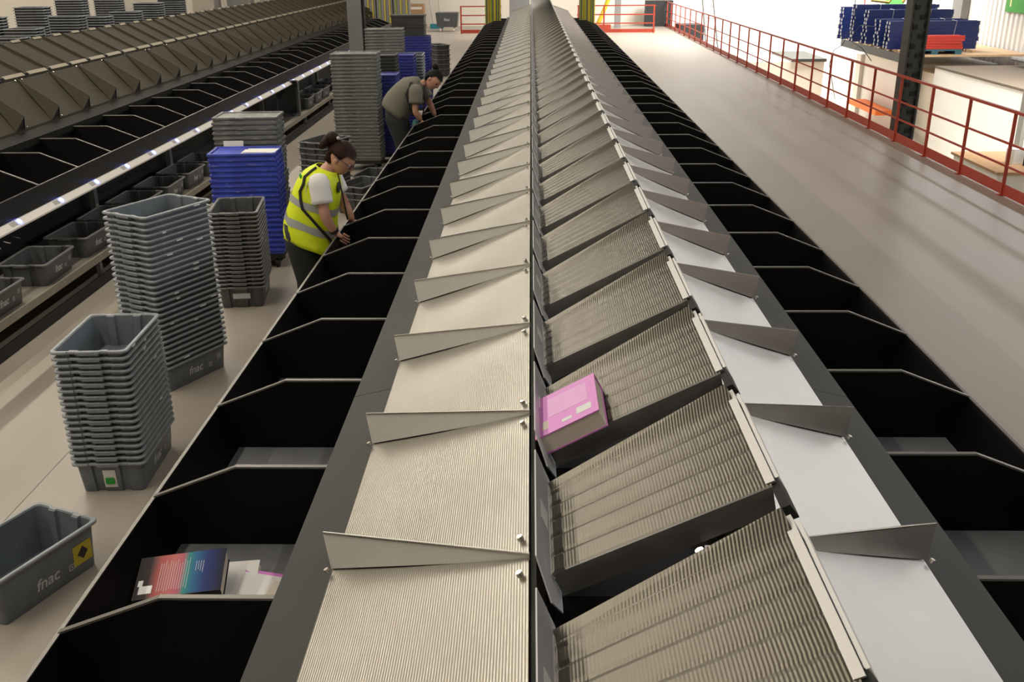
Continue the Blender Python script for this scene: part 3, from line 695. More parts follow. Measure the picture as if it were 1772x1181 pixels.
crate_stack('crate_navy', -2.30, 14.85, R(-1), 0.15, 1.32, 'dark blue folded crate peeping out behind the tall grey stack', 'blue crates behind the tall grey stack', 'blue crates behind the tall grey stack')
crate_stack('crate_black', -2.42, 15.75, R(0), 0.15, 1.50, 'black folded crate behind the tall grey stack', 'black crates behind the tall grey stack', 'black crates')
crate_stack('crate_navy', -2.27, 16.9, R(0), 0.15, 1.38, 'dark blue folded crate behind the bending woman', 'blue crates behind the bending woman', 'blue crates behind the bending woman')
crate_stack('crate', -2.58, 17.9, R(0), 0.15, 1.76, 'grey folded crate in the stack rising over the dark blue crates', 'grey crates over the dark blue ones', 'grey crates behind the dark blue ones')
zt3 = crate_stack('crate_navy', -2.28, 19.7, R(0), 0.15, 1.50, 'dark blue folded crate in the farthest blue stack', 'blue crates in the farthest stack', 'farthest blue crates')
for i in range(2):
    bt = MB(); bt.box(-0.31, 0.31, -0.2, 0.2, 0, 0.17).box(-0.325, 0.325, -0.213, 0.213, 0.155, 0.19)
    o = bt.build('lidded_box', M['crate_black']); o.location = (-2.36, 19.7, zt3 + 0.003 + i * 0.192)
    tag(o, ('lower' if i == 0 else 'upper') + ' black lidded box on top of the farthest blue crates', 'box', 'lidded boxes on the farthest blue crates')
# stacks behind the left sorter
kk = 0
TOTEX = make_tote('nesting_tote', m=M['crate_black'], mr=M['tote_rim'])
for (x, y, n, hz, w_) in ((-9.15, 16.6, 12, 1.62, 0), (-9.15, 17.6, 12, 1.66, 0), (-9.35, 18.6, 13, 1.75, 0), (-9.1, 19.9, 14, 1.9, 0), (-9.1, 21.2, 13, 1.82, 0), (-9.0, 22.6, 13, 1.85, 0), (-9.0, 24.0, 14, 1.98, 0), (-9.0, 25.6, 14, 2.0, 0), (-10.0, 18.6, 13, 1.95, 0), (-10.0, 20.4, 13, 2.05, 0), (-10.0, 22.2, 13, 2.12, 0), (-10.0, 24.2, 13, 2.2, 0)):
    tote_stack(n, x, y, R(90 + random.uniform(-4, 4)), 0.052, hz - 0.2 - 0.052 * (n - 1), ('grey tote behind the left sorter, %s stack from near end' % nth(kk) if kk < 8 else 'grey tote in the rear row behind the left sorter, %s stack' % nth(kk - 8)), ('totes in the %s stack behind the left sorter' if kk < 8 else 'totes of the rear row, stack %s') % nth(kk if kk < 8 else kk - 8), TOTEX, marks=0.0)
    o = MB().box(-0.30, 0.30, -0.22, 0.22, 0, hz - 0.2 - 0.052 * (n - 1) - 0.003).build('pallet_block', M['dark']); o.location = (x, y, 0)
    tag(o, ('dark support block under the %s tote stack behind the left sorter' if kk < 8 else 'dark support block under the %s stack of the rear tote row') % nth(kk if kk < 8 else kk - 8), 'support')
    kk += 1

# ------------------------------------------------------------------ books
def spectrum():
    m = bpy.data.materials.new('spectrum_cover'); nt, b = nodes_of(m); b.inputs['Roughness'].default_value = 0.6; b.inputs['Specular IOR Level'].default_value = 0.25
    tc = nt.nodes.new('ShaderNodeTexCoord'); sp = nt.nodes.new('ShaderNodeSeparateXYZ'); nt.links.new(tc.outputs['Object'], sp.inputs[0])
    mr = nt.nodes.new('ShaderNodeMapRange'); mr.inputs['From Min'].default_value = -0.15; mr.inputs['From Max'].default_value = 0.15
    nt.links.new(sp.outputs[0], mr.inputs[0])
    r = nt.nodes.new('ShaderNodeValToRGB'); cr = r.color_ramp
    cr.elements[0].position = 0.0; cr.elements[0].color = (0.02, 0.015, 0.015, 1)
    cr.elements[1].position = 1.0; cr.elements[1].color = (0.006, 0.006, 0.03, 1)
    for p, c in ((0.14, (0.05, 0.03, 0.03)), (0.24, (0.42, 0.09, 0.08)), (0.40, (0.55, 0.16, 0.15)), (0.50, (0.50, 0.12, 0.17)), (0.57, (0.03, 0.26, 0.25)), (0.66, (0.02, 0.14, 0.30)), (0.80, (0.012, 0.03, 0.17))):
        e = cr.elements.new(p); e.color = (*c, 1)
    nt.links.new(mr.outputs[0], r.inputs[0]); nt.links.new(r.outputs[0], b.inputs['Base Color'])
    return m
M['spectrum'] = spectrum()
def make_book(name, w_, h_, t, cover, loc, rot, label, spine_dark=True, spine=-1):
    """w along x, h along y, lying flat; spine at -y"""
    r = empty(name, loc); r.rotation_euler = rot
    cv = MB(); cv.box(-w_ / 2, w_ / 2, -h_ / 2, h_ / 2, t - 0.004, t); cv.box(-w_ / 2, w_ / 2, -h_ / 2, h_ / 2, 0, 0.004)
    cv.cur = 1 if spine_dark else 0
    cv.box(-w_ / 2, w_ / 2, min(spine * h_ / 2, spine * (h_ / 2 + 0.003)), max(spine * h_ / 2, spine * (h_ / 2 + 0.003)), 0, t)
    c = cv.build('cover', [cover, M['ink']], r)
    MB().box(-w_ / 2 + 0.004, w_ / 2 - 0.004, -h_ / 2 + (0.003 if spine > 0 else 0), h_ / 2 - (0 if spine > 0 else 0.004), 0.004, t - 0.004).build('page_block', M['paper'], r)
    tag(r, label, 'book'); return r, c
bk, c = make_book('book', 0.31, 0.215, 0.062, M['spectrum'], (-1.28, 2.98, 0.735), (R(9), R(-3), R(9)), 'thick dark book with red to teal to navy cover lying in a sorting bin')
M['line'] = mat('cover_text_pale', (0.6, 0.58, 0.6), 0.5)
random.seed(3)
for j in range(19):
    xx = -0.075 + 0.0085 * j
    if j in (13, 14): continue
    y0 = -0.085 + random.uniform(0, 0.012); y1 = 0.08 - random.uniform(0, 0.03)
    if j > 14: y0, y1 = -0.01 + random.uniform(0, .02), 0.055
    MB().box(xx, xx + 0.0016, y0, y1, 0.0621, 0.0624).build('text_line', M['line'], c)
MB().box(-0.138, -0.092, -0.085, -0.045, 0.0621, 0.0626).build('barcode_panel', M['white'], c)
MB().box(-0.145, -0.128, -0.045, -0.015, 0.0621, 0.0626).build('barcode_panel', M['white'], c)
for xx, mm in ((-0.05, M['line']), (0.02, M['teal_broom']), (0.085, M['orange'])):
    MB().box(xx, xx + 0.05, -0.1116, -0.1105, 0.024, 0.038).build('spine_mark', mm, c)
b2, c2 = make_book('book', 0.27, 0.20, 0.035, M['paper_white'], (-1.17, 3.06, 0.672), (R(6), 0, R(8)), 'white book mostly hidden under the dark multicoloured book', False)
mag, cm = make_book('magazine', 0.26, 0.27, 0.012, M['paper_white'], (-0.98, 2.97, 0.69), (0, R(4), R(-8)), 'white and pink booklet lying beside the dark book in the bin', False)
MB().box(-0.13, 0.13, 0.118, 0.135, 0.0121, 0.0126).build('pink_band', M['magenta'], cm)
MB().box(0.0, 0.1, -0.13, 0.09, 0.0121, 0.0125).build('beige_half', M['paper'], cm)
# magenta book on the fourth tray (tilted 28.4 deg)
ty = 1.305 + TP * 2
tilt = math.atan2(0.28, 0.517)
def on_tray(t, y, h=0.002):
    L = Vector((-0.272 + CX, 0, 1.468)); ax = Vector((math.cos(tilt), 0, math.sin(tilt))); n = Vector((-math.sin(tilt), 0, math.cos(tilt)))
    return L + ax * t + n * h + Vector((0, y, 0))
pk, ck = make_book('book', 0.215, 0.27, 0.062, M['magenta'], on_tray(0.115, ty + 0.135, 0.003), (0, -tilt, 0), 'thick pink-purple book lying on a tilted tray of the central sorter', False, 1)
ck.data.materials[1] = M['magenta']
pk.children[1].data.materials[0] = M['paper']
MB().box(-0.06, 0.075, -0.03, 0.10, 0.0621, 0.0625).build('blurb_panel', M['magenta_light'], ck)
MB().box(0.035, 0.085, -0.098, -0.055, 0.0621, 0.0627).build('barcode_panel', M['white'], ck)
MB().box(-0.015, 0.018, -0.105, -0.085, 0.0621, 0.0627).build('price_panel', M['white'], ck)
MB().box(-0.082, -0.062, -0.10, -0.045, 0.0621, 0.0626).build('emblem', M['paper'], ck)

# ------------------------------------------------------------------ railing on the right
RX = 6.06
rl = empty('guard_railing', (RX, 0, 0)); tag(rl, 'long red steel guard railing along the right edge of the floor', 'railing')
YE = 46.3
MB().box(-0.022, 0.022, 4, YE, 1.035, 1.07).build('top_rail', M['red'], rl)
MB().box(-0.008, 0.008, 4, YE, 0.64, 0.668).build('middle_rail', M['red'], rl)
MB().box(-0.008, 0.008, 4, YE, 0.36, 0.388).build('middle_rail', M['red'], rl)
MB().box(0.0, 0.012, 4, YE, 0.012, 0.15).build('toe_board', M['red'], rl)
k = 0; y = 12.43 - 1.325 * 6
while y < YE:
    t = 0.034 if (k % 3 == 2) else 0.022
    pst = MB().box(-0.02, 0.02, y - t / 2, y + t / 2, 0.012, 1.04).build('post', M['red'], rl)
    MB().box(-0.05, 0.045, y - 0.04, y + 0.04, 0, 0.012).build('foot_plate', M['red'], pst)
    y += 1.325; k += 1
def small_rail(name, x0, x1, y, label, posts):
    r = empty(name, (0, y, 0)); tag(r, label, 'railing')
    for z in (1.05, 0.7, 0.36): MB().box(x0, x1, -0.02, 0.02, z, z + 0.045).build('rail', M['red'], r)
    MB().box(x0, x1, -0.01, 0.01, 0.02, 0.16).build('toe_board', M['red'], r)
    for x in posts: MB().box(x - 0.03, x + 0.03, -0.03, 0.03, 0, 1.09).build('post', M['red'], r)
small_rail('guard_railing', 1.9, 5.1, 42.0, 'short red railing at the far end right of the central sorter', (1.95, 3.0, 5.05))
small_rail('guard_railing', -2.9, -1.2, 42.0, 'short red railing at the far end left of the central sorter', (-2.87, -1.3))

# ------------------------------------------------------------------ columns
cl = MB().box(-3.96, -3.66, 22.0, 22.3, 0, 7.6).build('steel_column', M['column']); 
MB().box(-3.655, -3.61, 22.1, 22.25, 0, 7.6).build('cable_duct', M['rubber'], cl)
MB().box(-4.02, -3.60, 21.94, 22.36, 0, 0.03).build('base_plate', M['column'], cl)
tag(cl, 'plain grey steel column rising behind the tall crate stacks on the left', 'column', None, 'thing')
rc_ = empty('lattice_column', (6.43, 17.0, 0)); tag(rc_, 'dark perforated steel column just outside the red railing', 'column', None, 'thing')
MB().box(-0.14, 0.14, 0.02, 0.26, -2.6, 7.6).build('core', M['column_dark'], rc_)
MB().box(-0.155, -0.125, -0.03, 0.28, -2.6, 7.6).build('flange', M['column_dark'], rc_)
MB().box(0.125, 0.155, -0.03, 0.28, -2.6, 7.6).build('flange', M['column_dark'], rc_)
for j in range(34):
    z = -1.2 + 0.155 * j
    s_ = -0.05 if j % 2 else 0.05
    MB().box(s_ - 0.035, s_ + 0.035, -0.002, 0.022, z, z + 0.07).build('slot', M['rubber'], rc_)
    MB().box(-0.11, -0.094, -0.002, 0.022, z + 0.02, z + 0.10).build('slot', M['rubber'], rc_)
    MB().box(0.094, 0.11, -0.002, 0.022, z + 0.02, z + 0.10).build('slot', M['rubber'], rc_)

# ------------------------------------------------------------------ right bay: white rooms, platform, beams, signs
en = empty('white_enclosure', (12.0, 0, 0)); tag(en, 'long white panelled room on the lower floor beyond the railing', 'enclosure')
MB().box(0.0, 2.95, 21.0, 30.0, -2.6, -0.22).build('panel_room', M['wall_white'], en)
MB().box(0.0, 2.95, 32.4, 37.0, -2.6, -0.36).build('panel_room', M['wall_white'], en)
MB().box(0.35, 2.95, 30.0, 32.4, -2.6, -0.5).build('recess', M['wall_cream'], en)
for (y0, y1) in ((36.4, 36.9), (31.7, 32.4)):
    MB().box(-0.14, 0.0, y0, y1, -2.6, -0.4).build('door_post', M['grey_pale'] if 'grey_pale' in M else M['alu_fin'], en)
MB().box(-0.10, 0.02, 24.0, 24.25, -2.6, -0.05).build('door_post', M['column'], en)
MB().box(-0.02, 2.95, 21.0, 30.0, -0.22, -0.16).build('roof_edge', mat('brown_roof', (0.14, 0.11, 0.08), 0.9), en)  # roof edge in an even dark brown
o = MB().box(11.3, 11.9, 32.6, 35.5, -2.0, -1.85).build('orange_tarpaulin', M['orange']); tag(o, 'orange folded sheet at the foot of the white door', 'sheet')
pf = empty('storage_platform', (11.2, 0, 0.12)); tag(pf, 'dark edged storage platform above the white rooms carrying blue beams', 'platform')
MB().box(0.0, 3.7, 30.3, 36.6, -0.06, 0.0).build('deck', M['wood'], pf)
MB().box(-0.06, 0.0, 30.3, 36.6, -0.24, 0.0).build('edge_beam', M['column_dark'], pf)
for j in range(13): MB().box(0.0, 0.10, 30.9 + 0.43 * j, 31.0 + 0.43 * j, 0.0, 0.07).build('bearer', M['wood'], pf); MB().box(2.2, 2.3, 30.9 + 0.43 * j, 31.0 + 0.43 * j, 0.0, 0.07).build('bearer', M['wood'], pf)
# blue beams in bundles
bp = MB(); bp.box(0, 2.75, 0, 0.05, 0, 0.115); BEAM = bp.build('racking_beam', M['blue_beam'])
for xx in (0.0, 2.735):
    MB().box(xx - 0.004, xx + 0.02, -0.004, 0.054, 0.02, 0.095).build('end_bracket', M['cable_white'], BEAM)
bundles = [(11.0, 31.45, 7, 2, 'front bundle next to the dark column'), (11.02, 32.45, 7, 2, 'second bundle from the front'), (10.95, 33.45, 9, 2, 'third bundle from the front'), (10.85, 34.45, 10, 2, 'fourth bundle from the front'), (10.78, 35.55, 9, 2, 'rearmost bundle')]
for (x, y, nr, ncol, nm) in bundles:
    for c_ in range(ncol):
        for j in range(nr):
            place(BEAM, (x + random.uniform(-0.03, 0.03), y + 0.30 * c_, 0.192 + 0.118 * j), 0, 'blue racking beam, %s, %s row up, %s file' % (nm, nth(j), 'front' if c_ == 0 else 'back'), 'beam', 'blue racking beams on the platform')
    for sx_ in (0.75, 1.95):
        z1 = 0.192 + 0.118 * nr
        o = MB().tube([(x + sx_, y - 0.012, 0.195), (x + sx_ + 0.08, y - 0.012, z1 + 0.004), (x + sx_ + 0.08, y + 0.36, z1 + 0.004)], 0.008, 6).build('strap', M['cable_white'])
        tag(o, 'pale strap round the blue beams, %s end, %s' % ('left' if sx_ < 1 else 'right', nm), 'strap')
tp = empty('pallet', (11.35, 30.45, 0.12)); tag(tp, 'teal pallet under the red beams on the storage platform', 'pallet')
MB().box(0, 1.55, 0, 0.8, 0.10, 0.14).build('deck_board', M['teal'], tp)
for x in (0.0, 0.65, 1.35): MB().box(x, x + 0.2, 0, 0.8, 0, 0.10).build('block', M['teal'], tp)
RB = MB().box(0, 1.6, 0, 0.06, 0, 0.075).build('racking_beam', M['red_beam'])
q = 0
for j in range(5):
    for c_ in range(3):
        place(RB, (11.3 + random.uniform(-0.05, 0.1), 30.55 + 0.16 * c_, 0.263 + 0.078 * j), R(random.uniform(-1, 1)) , 'red racking beam on the teal pallet, %s row up, %s file from the front' % (nth(j), nth(c_)), 'beam', 'red racking beams on the teal pallet')
for nm, pts_, lab in (('hook_arm', [(11.4, 34.65, 1.50), (12.0, 34.65, 1.43), (12.1, 34.65, 1.6)], 'left yellow hook arm lying on the blue beams'), ('hook_arm', [(12.45, 34.65, 1.43), (12.85, 34.65, 1.95), (12.6, 34.65, 1.75), (13.0, 34.65, 1.43), (13.15, 34.65, 1.6)], 'right yellow hook arm standing on the blue beams')):
    tag(MB().tube(pts_, 0.045, 6).build(nm, mat('ochre_paint', (0.42, 0.27, 0.03), 0.5)), lab, 'hook')
es = empty('exit_sign', (14.98, 32.35, 1.22)); tag(es, 'green exit sign with pale arrow on the right wall', 'sign')
MB().box(-0.02, 0.0, -1.2, 0.25, 0.0, 0.8).build('sign_board', M['sign_green'], es)
MB().prism([(-0.022, 0.05, 0.50), (-0.022, -0.12, 0.62), (-0.022, -0.12, 0.55), (-0.022, -0.5, 0.55), (-0.022, -0.5, 0.45), (-0.022, -0.12, 0.45), (-0.022, -0.12, 0.16), (-0.022, -0.03, 0.16), (-0.022, -0.02, 0.44)], (-0.004, 0, 0)).build('arrow', M['sign_arrow'], es)
es2 = MB().box(14.94, 14.98, 41.6, 43.6, 0.95, 1.35).build('exit_sign', M['sign_green']); tag(es2, 'small green exit sign above the blue beams on the wall', 'sign')
st_ = MB().box(14.72, 14.98, 35.3, 36.1, -0.3, 7.6).build('wall_pillar', M['column']); tag(st_, 'dark steel pillar against the right wall beyond the blue beams', 'column', None, 'thing')
for j in range(3):
    o = MB().tube([(14.7 - 0.25 * j, 22, -0.06 + 0.05 * j), (14.65 - 0.25 * j, 29.8, -0.05 + 0.05 * j)], 0.07, 8).build('pipe', M['grey_mid'] if j else M['cable_white']); tag(o, '%s pipe from the right wall lying on the white room roof' % nth(j), 'pipe')
o = MB().box(-0.02, 0.02, -0.02, 0.02, -0.2, 7.6).build('red_pole', M['red_beam']); o.location = (14.7, 45.5, 0); tag(o, 'thin red pole in the corner left of the blue beams', 'pole')
cb_ = MB().tube([(10.2, 33, 7.5), (10.25, 33, 3), (10.4, 33, 0.9), (10.1, 33, 0.2), (9.85, 33, 0.05), (9.75, 33, -0.4), (10.05, 33, -1.5)], 0.012, 6).build('hanging_cable', M['rubber']); tag(cb_, 'thin cable hanging down before the bright wall', 'cable')
cb_ = MB().tube([(11.3, 33, 0.75), (10.6, 33, 0.8), (10.3, 33, 0.35), (10.75, 33, 0.1), (11.1, 33, -0.3)], 0.012, 6).build('hanging_cable', M['rubber']); tag(cb_, 'looped cable end beside the blue beams', 'cable')
# lower floor things seen through the railing
tb = empty('packing_crate', (9.9, 20.4, -2.6)); tag(tb, 'cardboard topped crate on the lower floor beyond the near railing', 'table')  # plain block for packing boxes on pallets
MB().box(-0.9, 1.4, -1.6, 0.6, 1.52, 1.57).build('crate_top', M['carton'], tb)
MB().box(-0.85, 1.35, -1.55, 0.55, 0.0, 1.52).build('crate_side', M['wall_cream'], tb)
for j in range(2):
    packet('packing_box', (9.75 + 0.22 * j, 19.7 - 0.3 * j, -1.028), 0.3, 0.3, 0.22, 0.3, (M['white'], M['ink'])[j], ('white', 'black')[j] + ' packet standing on the packing crate')
gc = empty('grey_container', (9.5, 0, -2.6)); tag(gc, 'beige container with dark lid on the lower floor behind the railing', 'container')
MB().box(-1.6, 1.1, 36.5, 39.5, 0, 1.95).build('body', M['wall_cream'], gc)
MB().box(-0.1, 1.15, 36.4, 39.5, 1.95, 2.05).build('lid', M['column_dark'], gc)
dk = MB().box(6.35, 7.4, 43.6, 44.8, -2.6, 0.2).build('machine_cabinet', M['dark']); tag(dk, 'dark low cabinet behind the far railing posts', 'cabinet')
dk2 = MB(); dk2.box(-0.6, 0.6, -0.3, 0.3, 0, 1.1); o = dk2.build('machine_cabinet', M['dark']); o.location = (5.75, 46.2, 0); tag(o, 'black cabinet in the dark opening at the far right corner', 'cabinet')
ld = empty('step_ladder', (7.4, 38, 0)); tag(ld, 'thin grey ladder leaning against the bright far wall', 'ladder')
MB().tube([(0, 0, -2.6), (-0.9, 0.3, 3.0)], 0.03, 6).build('rail', M['grey_mid'], ld); MB().tube([(-0.5, 0, -2.6), (-1.25, 0.3, 3.0)], 0.03, 6).build('rail', M['grey_mid'], ld)
for j in range(14):
    f_ = j / 14 + 0.03
    MB().tube([(-0.9 * f_, 0.3 * f_, -2.6 + 5.6 * f_), (-0.5 - 0.75 * f_, 0.3 * f_, -2.6 + 5.6 * f_)], 0.015, 6).build('rung', M['grey_mid'], ld)

# ------------------------------------------------------------------ far end things
def cable_cabinet(x0, x1, y, h, n, label):
    r = empty('cable_cabinet', (0, y, 0)); tag(r, label, 'cabinet')
    MB().box(x0, x1, 0.06, 0.5, 0, h).build('cabinet_body', M['grey_mid'], r)
    for j in range(n):
        x = x0 + (x1 - x0) * (j + 0.5) / n + random.uniform(-0.02, 0.02)
        MB().tube([(x, 0.03, 0.05), (x + random.uniform(-0.01, 0.01), 0.03, h)], 0.022, 6).build('cable', M['yellow'] if j % 3 else M['lime'], r)
    return r
cable_cabinet(-1.52, -1.0, 34.0, 5.0, 8, 'tall cabinet striped with yellow cables left of the central sorter end')
cable_cabinet(1.62, 2.12, 34.0, 5.0, 8, 'tall cabinet striped with yellow cables right of the central sorter end')
for i, x0 in enumerate((-5.55, -5.0, -4.45)):
    cable_cabinet(x0, x0 + 0.5, 33.2, 5.0, 3, '%s grey cabinet with yellow cables from the left behind the steel column' % nth(i))
cable_cabinet(-6.55, -6.15, 36.8, 5.0, 4, 'narrow cabinet with yellow cables beyond the left sorter end')
o = MB().box(-0.9, -0.05, 43.0, 43.5, 0, 6).build('grey_pillar', M['grey_mid']); tag(o, 'broad pale grey pillar at the far end above the sorter', 'column', None, 'thing')
o = MB().box(2.15, 2.6, 43, 43.4, 0, 6).build('grey_pillar', M['column']); tag(o, 'dark grey pillar right of the yellow cable cabinet', 'column', None, 'thing')
o = MB().box(3.7, 3.95, 45.0, 45.3, 0, 6).build('grey_pillar', M['grey_mid']); tag(o, 'slim grey pillar behind the far right red railing', 'column', None, 'thing')
for i, (x, z, w_, h_) in enumerate(((-5.2, 0, 0.95, 1.05), (-5.95, 0.0, 1.0, 0.75), (-6.0, 0.76, 0.9, 0.6))):
    bx = empty('carton_box', (x, 45.3, z)); tag(bx, ['brown carton nearest the dark cart', 'lower brown carton in the stack of two', 'upper brown carton in the stack of two'][i] + ' at the far wall', 'box', 'cartons at the far wall')
    MB().box(-w_ / 2, w_ / 2, -0.4, 0.4, 0, h_).build('carton', M['carton'], bx); MB().box(-w_ / 2 + 0.05, w_ / 2 - 0.05, -0.404, -0.4, h_ * 0.8, h_ * 0.9).build('tape', M['paper'], bx)
ct = empty('tote_cart', (-3.55, 43.5, 0)); tag(ct, 'dark grey bin cart on casters by the far wall', 'cart')
MB().hexa([(-0.42, -0.35, 0.2), (0.42, -0.35, 0.2), (0.42, 0.35, 0.2), (-0.42, 0.35, 0.2), (-0.48, -0.4, 0.78), (0.48, -0.4, 0.78), (0.48, 0.4, 0.78), (-0.48, 0.4, 0.78)]).build('tub', M['tote_dark'], ct)
for x in (-0.28, 0.28):
    for y in (-0.25, 0.25): MB().tube([(x - 0.03, y, 0.09), (x + 0.03, y, 0.09)], 0.09, 12).build('wheel', M['paper'], ct)
q = MB(); vs, fs = text_geo('fnac', 0.16, 0.18); q.add([(vx, -0.385 - vz, 0.45 + vy) for vx, vy, vz in vs], fs); q.build('logo_print', M['print'], ct)
for i, (x, dx) in enumerate(((-4.35, -0.5), (-4.05, -0.2), (-5.4, -0.5))):
    br = empty('broom', (x, 45.5, 0)); tag(br, ['left broom of the pair leaning beside the dark cart', 'right broom of the pair leaning beside the dark cart', 'pale pole leaning above the cartons'][i], 'broom')
    MB().tube([(0, 0, 0.15), (dx, 1.2, 3.0)], 0.03, 6).build('handle', M['cable_white'], br)
    MB().box(-0.15, 0.15, -0.05, 0.05, 0, 0.2).build('bristles', M['teal_broom'], br)
o = MB().box(-11.4, -11.0, 44, 44.3, 1.4, 2.6).build('red_banner', M['red_beam']); tag(o, 'small red board far away above the left sorter', 'sign')
for i in range(4):
    o = MB().box(-11.6 + 0.9 * i, -10.85 + 0.9 * i, 35 + i, 35.8 + i, 0, 2.2 + 0.1 * (i % 2)).build('storage_cage', M['grey_mid'] if i % 2 else M['alu_fin']); tag(o, '%s pale storage cage from the left far behind the left sorter' % nth(i), 'cage')
ys_ = empty('stool_cleaner', (3.1, 44.2, 0)); tag(ys_, 'yellow handled cleaning machine behind the far red railing', 'machine')
MB().box(-0.5, 0.35, -0.25, 0.25, 0.0, 0.2).build('base', M['red'], ys_); MB().tube([(-0.2, 0, 0.2), (0.1, 0, 0.9), (0.25, 0, 1.3)], 0.09, 8).build('handle', M['yellow'], ys_); MB().ball((0.27, 0, 1.35), 0.12).build('grip', M['ink'], ys_)

# ------------------------------------------------------------------ people
def skinned(chains, name, sub=1):
    """chains: list of lists of (point, radius); each chain's first point may be shared by equal coordinates. Returns (verts, faces)"""
    vs, rs, es, idx = [], [], [], {}
    for ch in chains:
        prev = None
        for p, r in ch:
            key = tuple(round(c, 4) for c in p)
            if key not in idx: idx[key] = len(vs); vs.append(p); rs.append(r)
            i = idx[key]
            if prev is not None and prev != i: es.append((prev, i))
            prev = i
    me = bpy.data.meshes.new('tmp'); me.from_pydata([tuple(v) for v in vs], es, [])
    o = bpy.data.objects.new('tmp', me); COL.objects.link(o)
    md = o.modifiers.new('s', 'SKIN'); md.use_smooth_shade = True
    if not me.skin_vertices: 
        return None
    for i, sv in enumerate(me.skin_vertices[0].data):
        r = rs[i]; sv.radius = r if isinstance(r, tuple) else (r, r); sv.use_root = (i == 0)
    sd = o.modifiers.new('d', 'SUBSURF'); sd.levels = sub; sd.render_levels = sub
    dg = bpy.context.evaluated_depsgraph_get(); out = bpy.data.meshes.new_from_object(o.evaluated_get(dg))
    V = [tuple(v.co) for v in out.vertices]; F = [tuple(p.vertices) for p in out.polygons]
    bpy.data.objects.remove(o); bpy.data.meshes.remove(me); bpy.data.meshes.remove(out)
    return V, F
def ring(c, ax, ay, n=20, flat=2.2):
    """superellipse ring: ax, ay are half-axis vectors"""
    out = []
    for k in range(n):
        a = 2 * math.pi * k / n; ca, sa = math.cos(a), math.sin(a)
        out.append(Vector(c) + Vector(ax) * (math.copysign(abs(ca) ** (2 / flat), ca)) + Vector(ay) * (math.copysign(abs(sa) ** (2 / flat), sa)))
    return out
def head_mesh(mb, c, face, upv, s=1.0):
    """head with brow, nose, lips, chin and ears, looking along face"""
    f = Vector(face).normalized(); u = Vector(upv); u = (u - f * u.dot(f)).normalized(); l = u.cross(f)
    c = Vector(c)
    T = lambda x, y, z: c + (f * x + l * y + u * z) * s
    nu, nv = 28, 20; loops = []
    for i in range(nv + 1):
        a = math.pi * i / nv; z = -math.cos(a); q = max(math.sin(a), 0.02); lp = []
        for k in range(nu):
            b = 2 * math.pi * k / nu; x = q * math.cos(b); y = q * math.sin(b)
            X = 0.098 * x; Y = 0.074 * y; Z = 0.118 * z
            if z < -0.1:                                   # jaw narrows, chin comes forward
                t = (-z - 0.1) / 0.9; Y *= 1 - 0.35 * t; X = X * (1 - 0.18 * t) + 0.022 * t
            if x > 0.3:
                fr = max(0, 1 - abs(y) / 0.22)
                if -0.45 < z < 0.12: X += 0.026 * fr * max(0, 1 - abs(z + 0.22) / 0.24)      # nose
                if -0.72 < z < -0.5: X += 0.007 * max(0, 1 - abs(y) / 0.4)                   # lips
                if z < -0.8: X += 0.006 * max(0, 1 - abs(y) / 0.5)
                if 0.0 < z < 0.25: X += 0.004
                ey = max(0, 1 - abs(abs(y) - 0.36) / 0.2) * max(0, 1 - abs(z + 0.02) / 0.12); X -= 0.008 * ey
            lp.append(T(X, Y, Z))
        loops.append(lp)
    mb.loft(loops)
    for sgn in (-1, 1):
        mb.ball(T(-0.008, sgn * 0.074, -0.015), (0.011, 0.019, 0.031), 8, 6, Matrix((l, f, u)).transposed())
    return T
def hand_chains(w0, dirv, palm, sgn, curl=0.6):
    """palm and five fingers leaving wrist w0 along dirv; palm normal = palm"""
    dv = Vector(dirv).normalized(); pn = Vector(palm); pn = (pn - dv * pn.dot(dv)).normalized(); side = dv.cross(pn) * sgn
    ch = []; w0 = Vector(w0); pc = w0 + dv * 0.045
    ch.append([(w0, 0.024), (pc, (0.032, 0.022)), (w0 + dv * 0.082, (0.034, 0.017))])
    kn = w0 + dv * 0.082
    for i, ln in enumerate((0.068, 0.078, 0.072, 0.056)):
        b = kn + side * (0.030 - 0.02 * i) + dv * (0.004 - abs(i - 1) * 0.004)
        c1 = curl * (0.8 + 0.12 * i)
        d1 = (dv * math.cos(c1 * 0.5) + pn * math.sin(c1 * 0.5)); d2 = (dv * math.cos(c1 * 1.2) + pn * math.sin(c1 * 1.2)); d3 = (dv * math.cos(c1 * 1.8) + pn * math.sin(c1 * 1.8))
        p1 = b + d1 * ln * 0.45; p2 = p1 + d2 * ln * 0.32; p3 = p2 + d3 * ln * 0.23
        ch.append([(b - dv * 0.02, 0.010), (b, 0.0095), (p1, 0.0088), (p2, 0.0082), (p3, 0.0065)])
    tb_ = w0 + dv * 0.025 + side * 0.026
    t1 = tb_ + (dv * 0.6 + side * 0.8 + pn * 0.2).normalized() * 0.035; t2 = t1 + (dv * 0.85 + side * 0.35 + pn * 0.4).normalized() * 0.028
    ch.append([(tb_ - side * 0.015, 0.013), (tb_, 0.012), (t1, 0.0105), (t2, 0.0085)])
    return ch
def arm_and_hand(mb, sh_, el, wr, fing, palm, sgn, r=(0.052, 0.044, 0.028), curl=0.6):
    sh_, el, wr = Vector(sh_), Vector(el), Vector(wr)
    ch = [[(sh_, r[0]), (sh_.lerp(el, 0.5), r[0] * 0.92), (el, r[1]), (el.lerp(wr, 0.35), r[1] * 0.98), (wr, r[2])]]
    g = skinned(ch, 'arm', 2)
    if g: mb.add(*g)
    for i, c in enumerate(hand_chains(wr - (wr - el).normalized() * 0.01, fing, palm, sgn, curl)):
        g = skinned([c], 'hand', 1)
        if g: mb.add(*g)

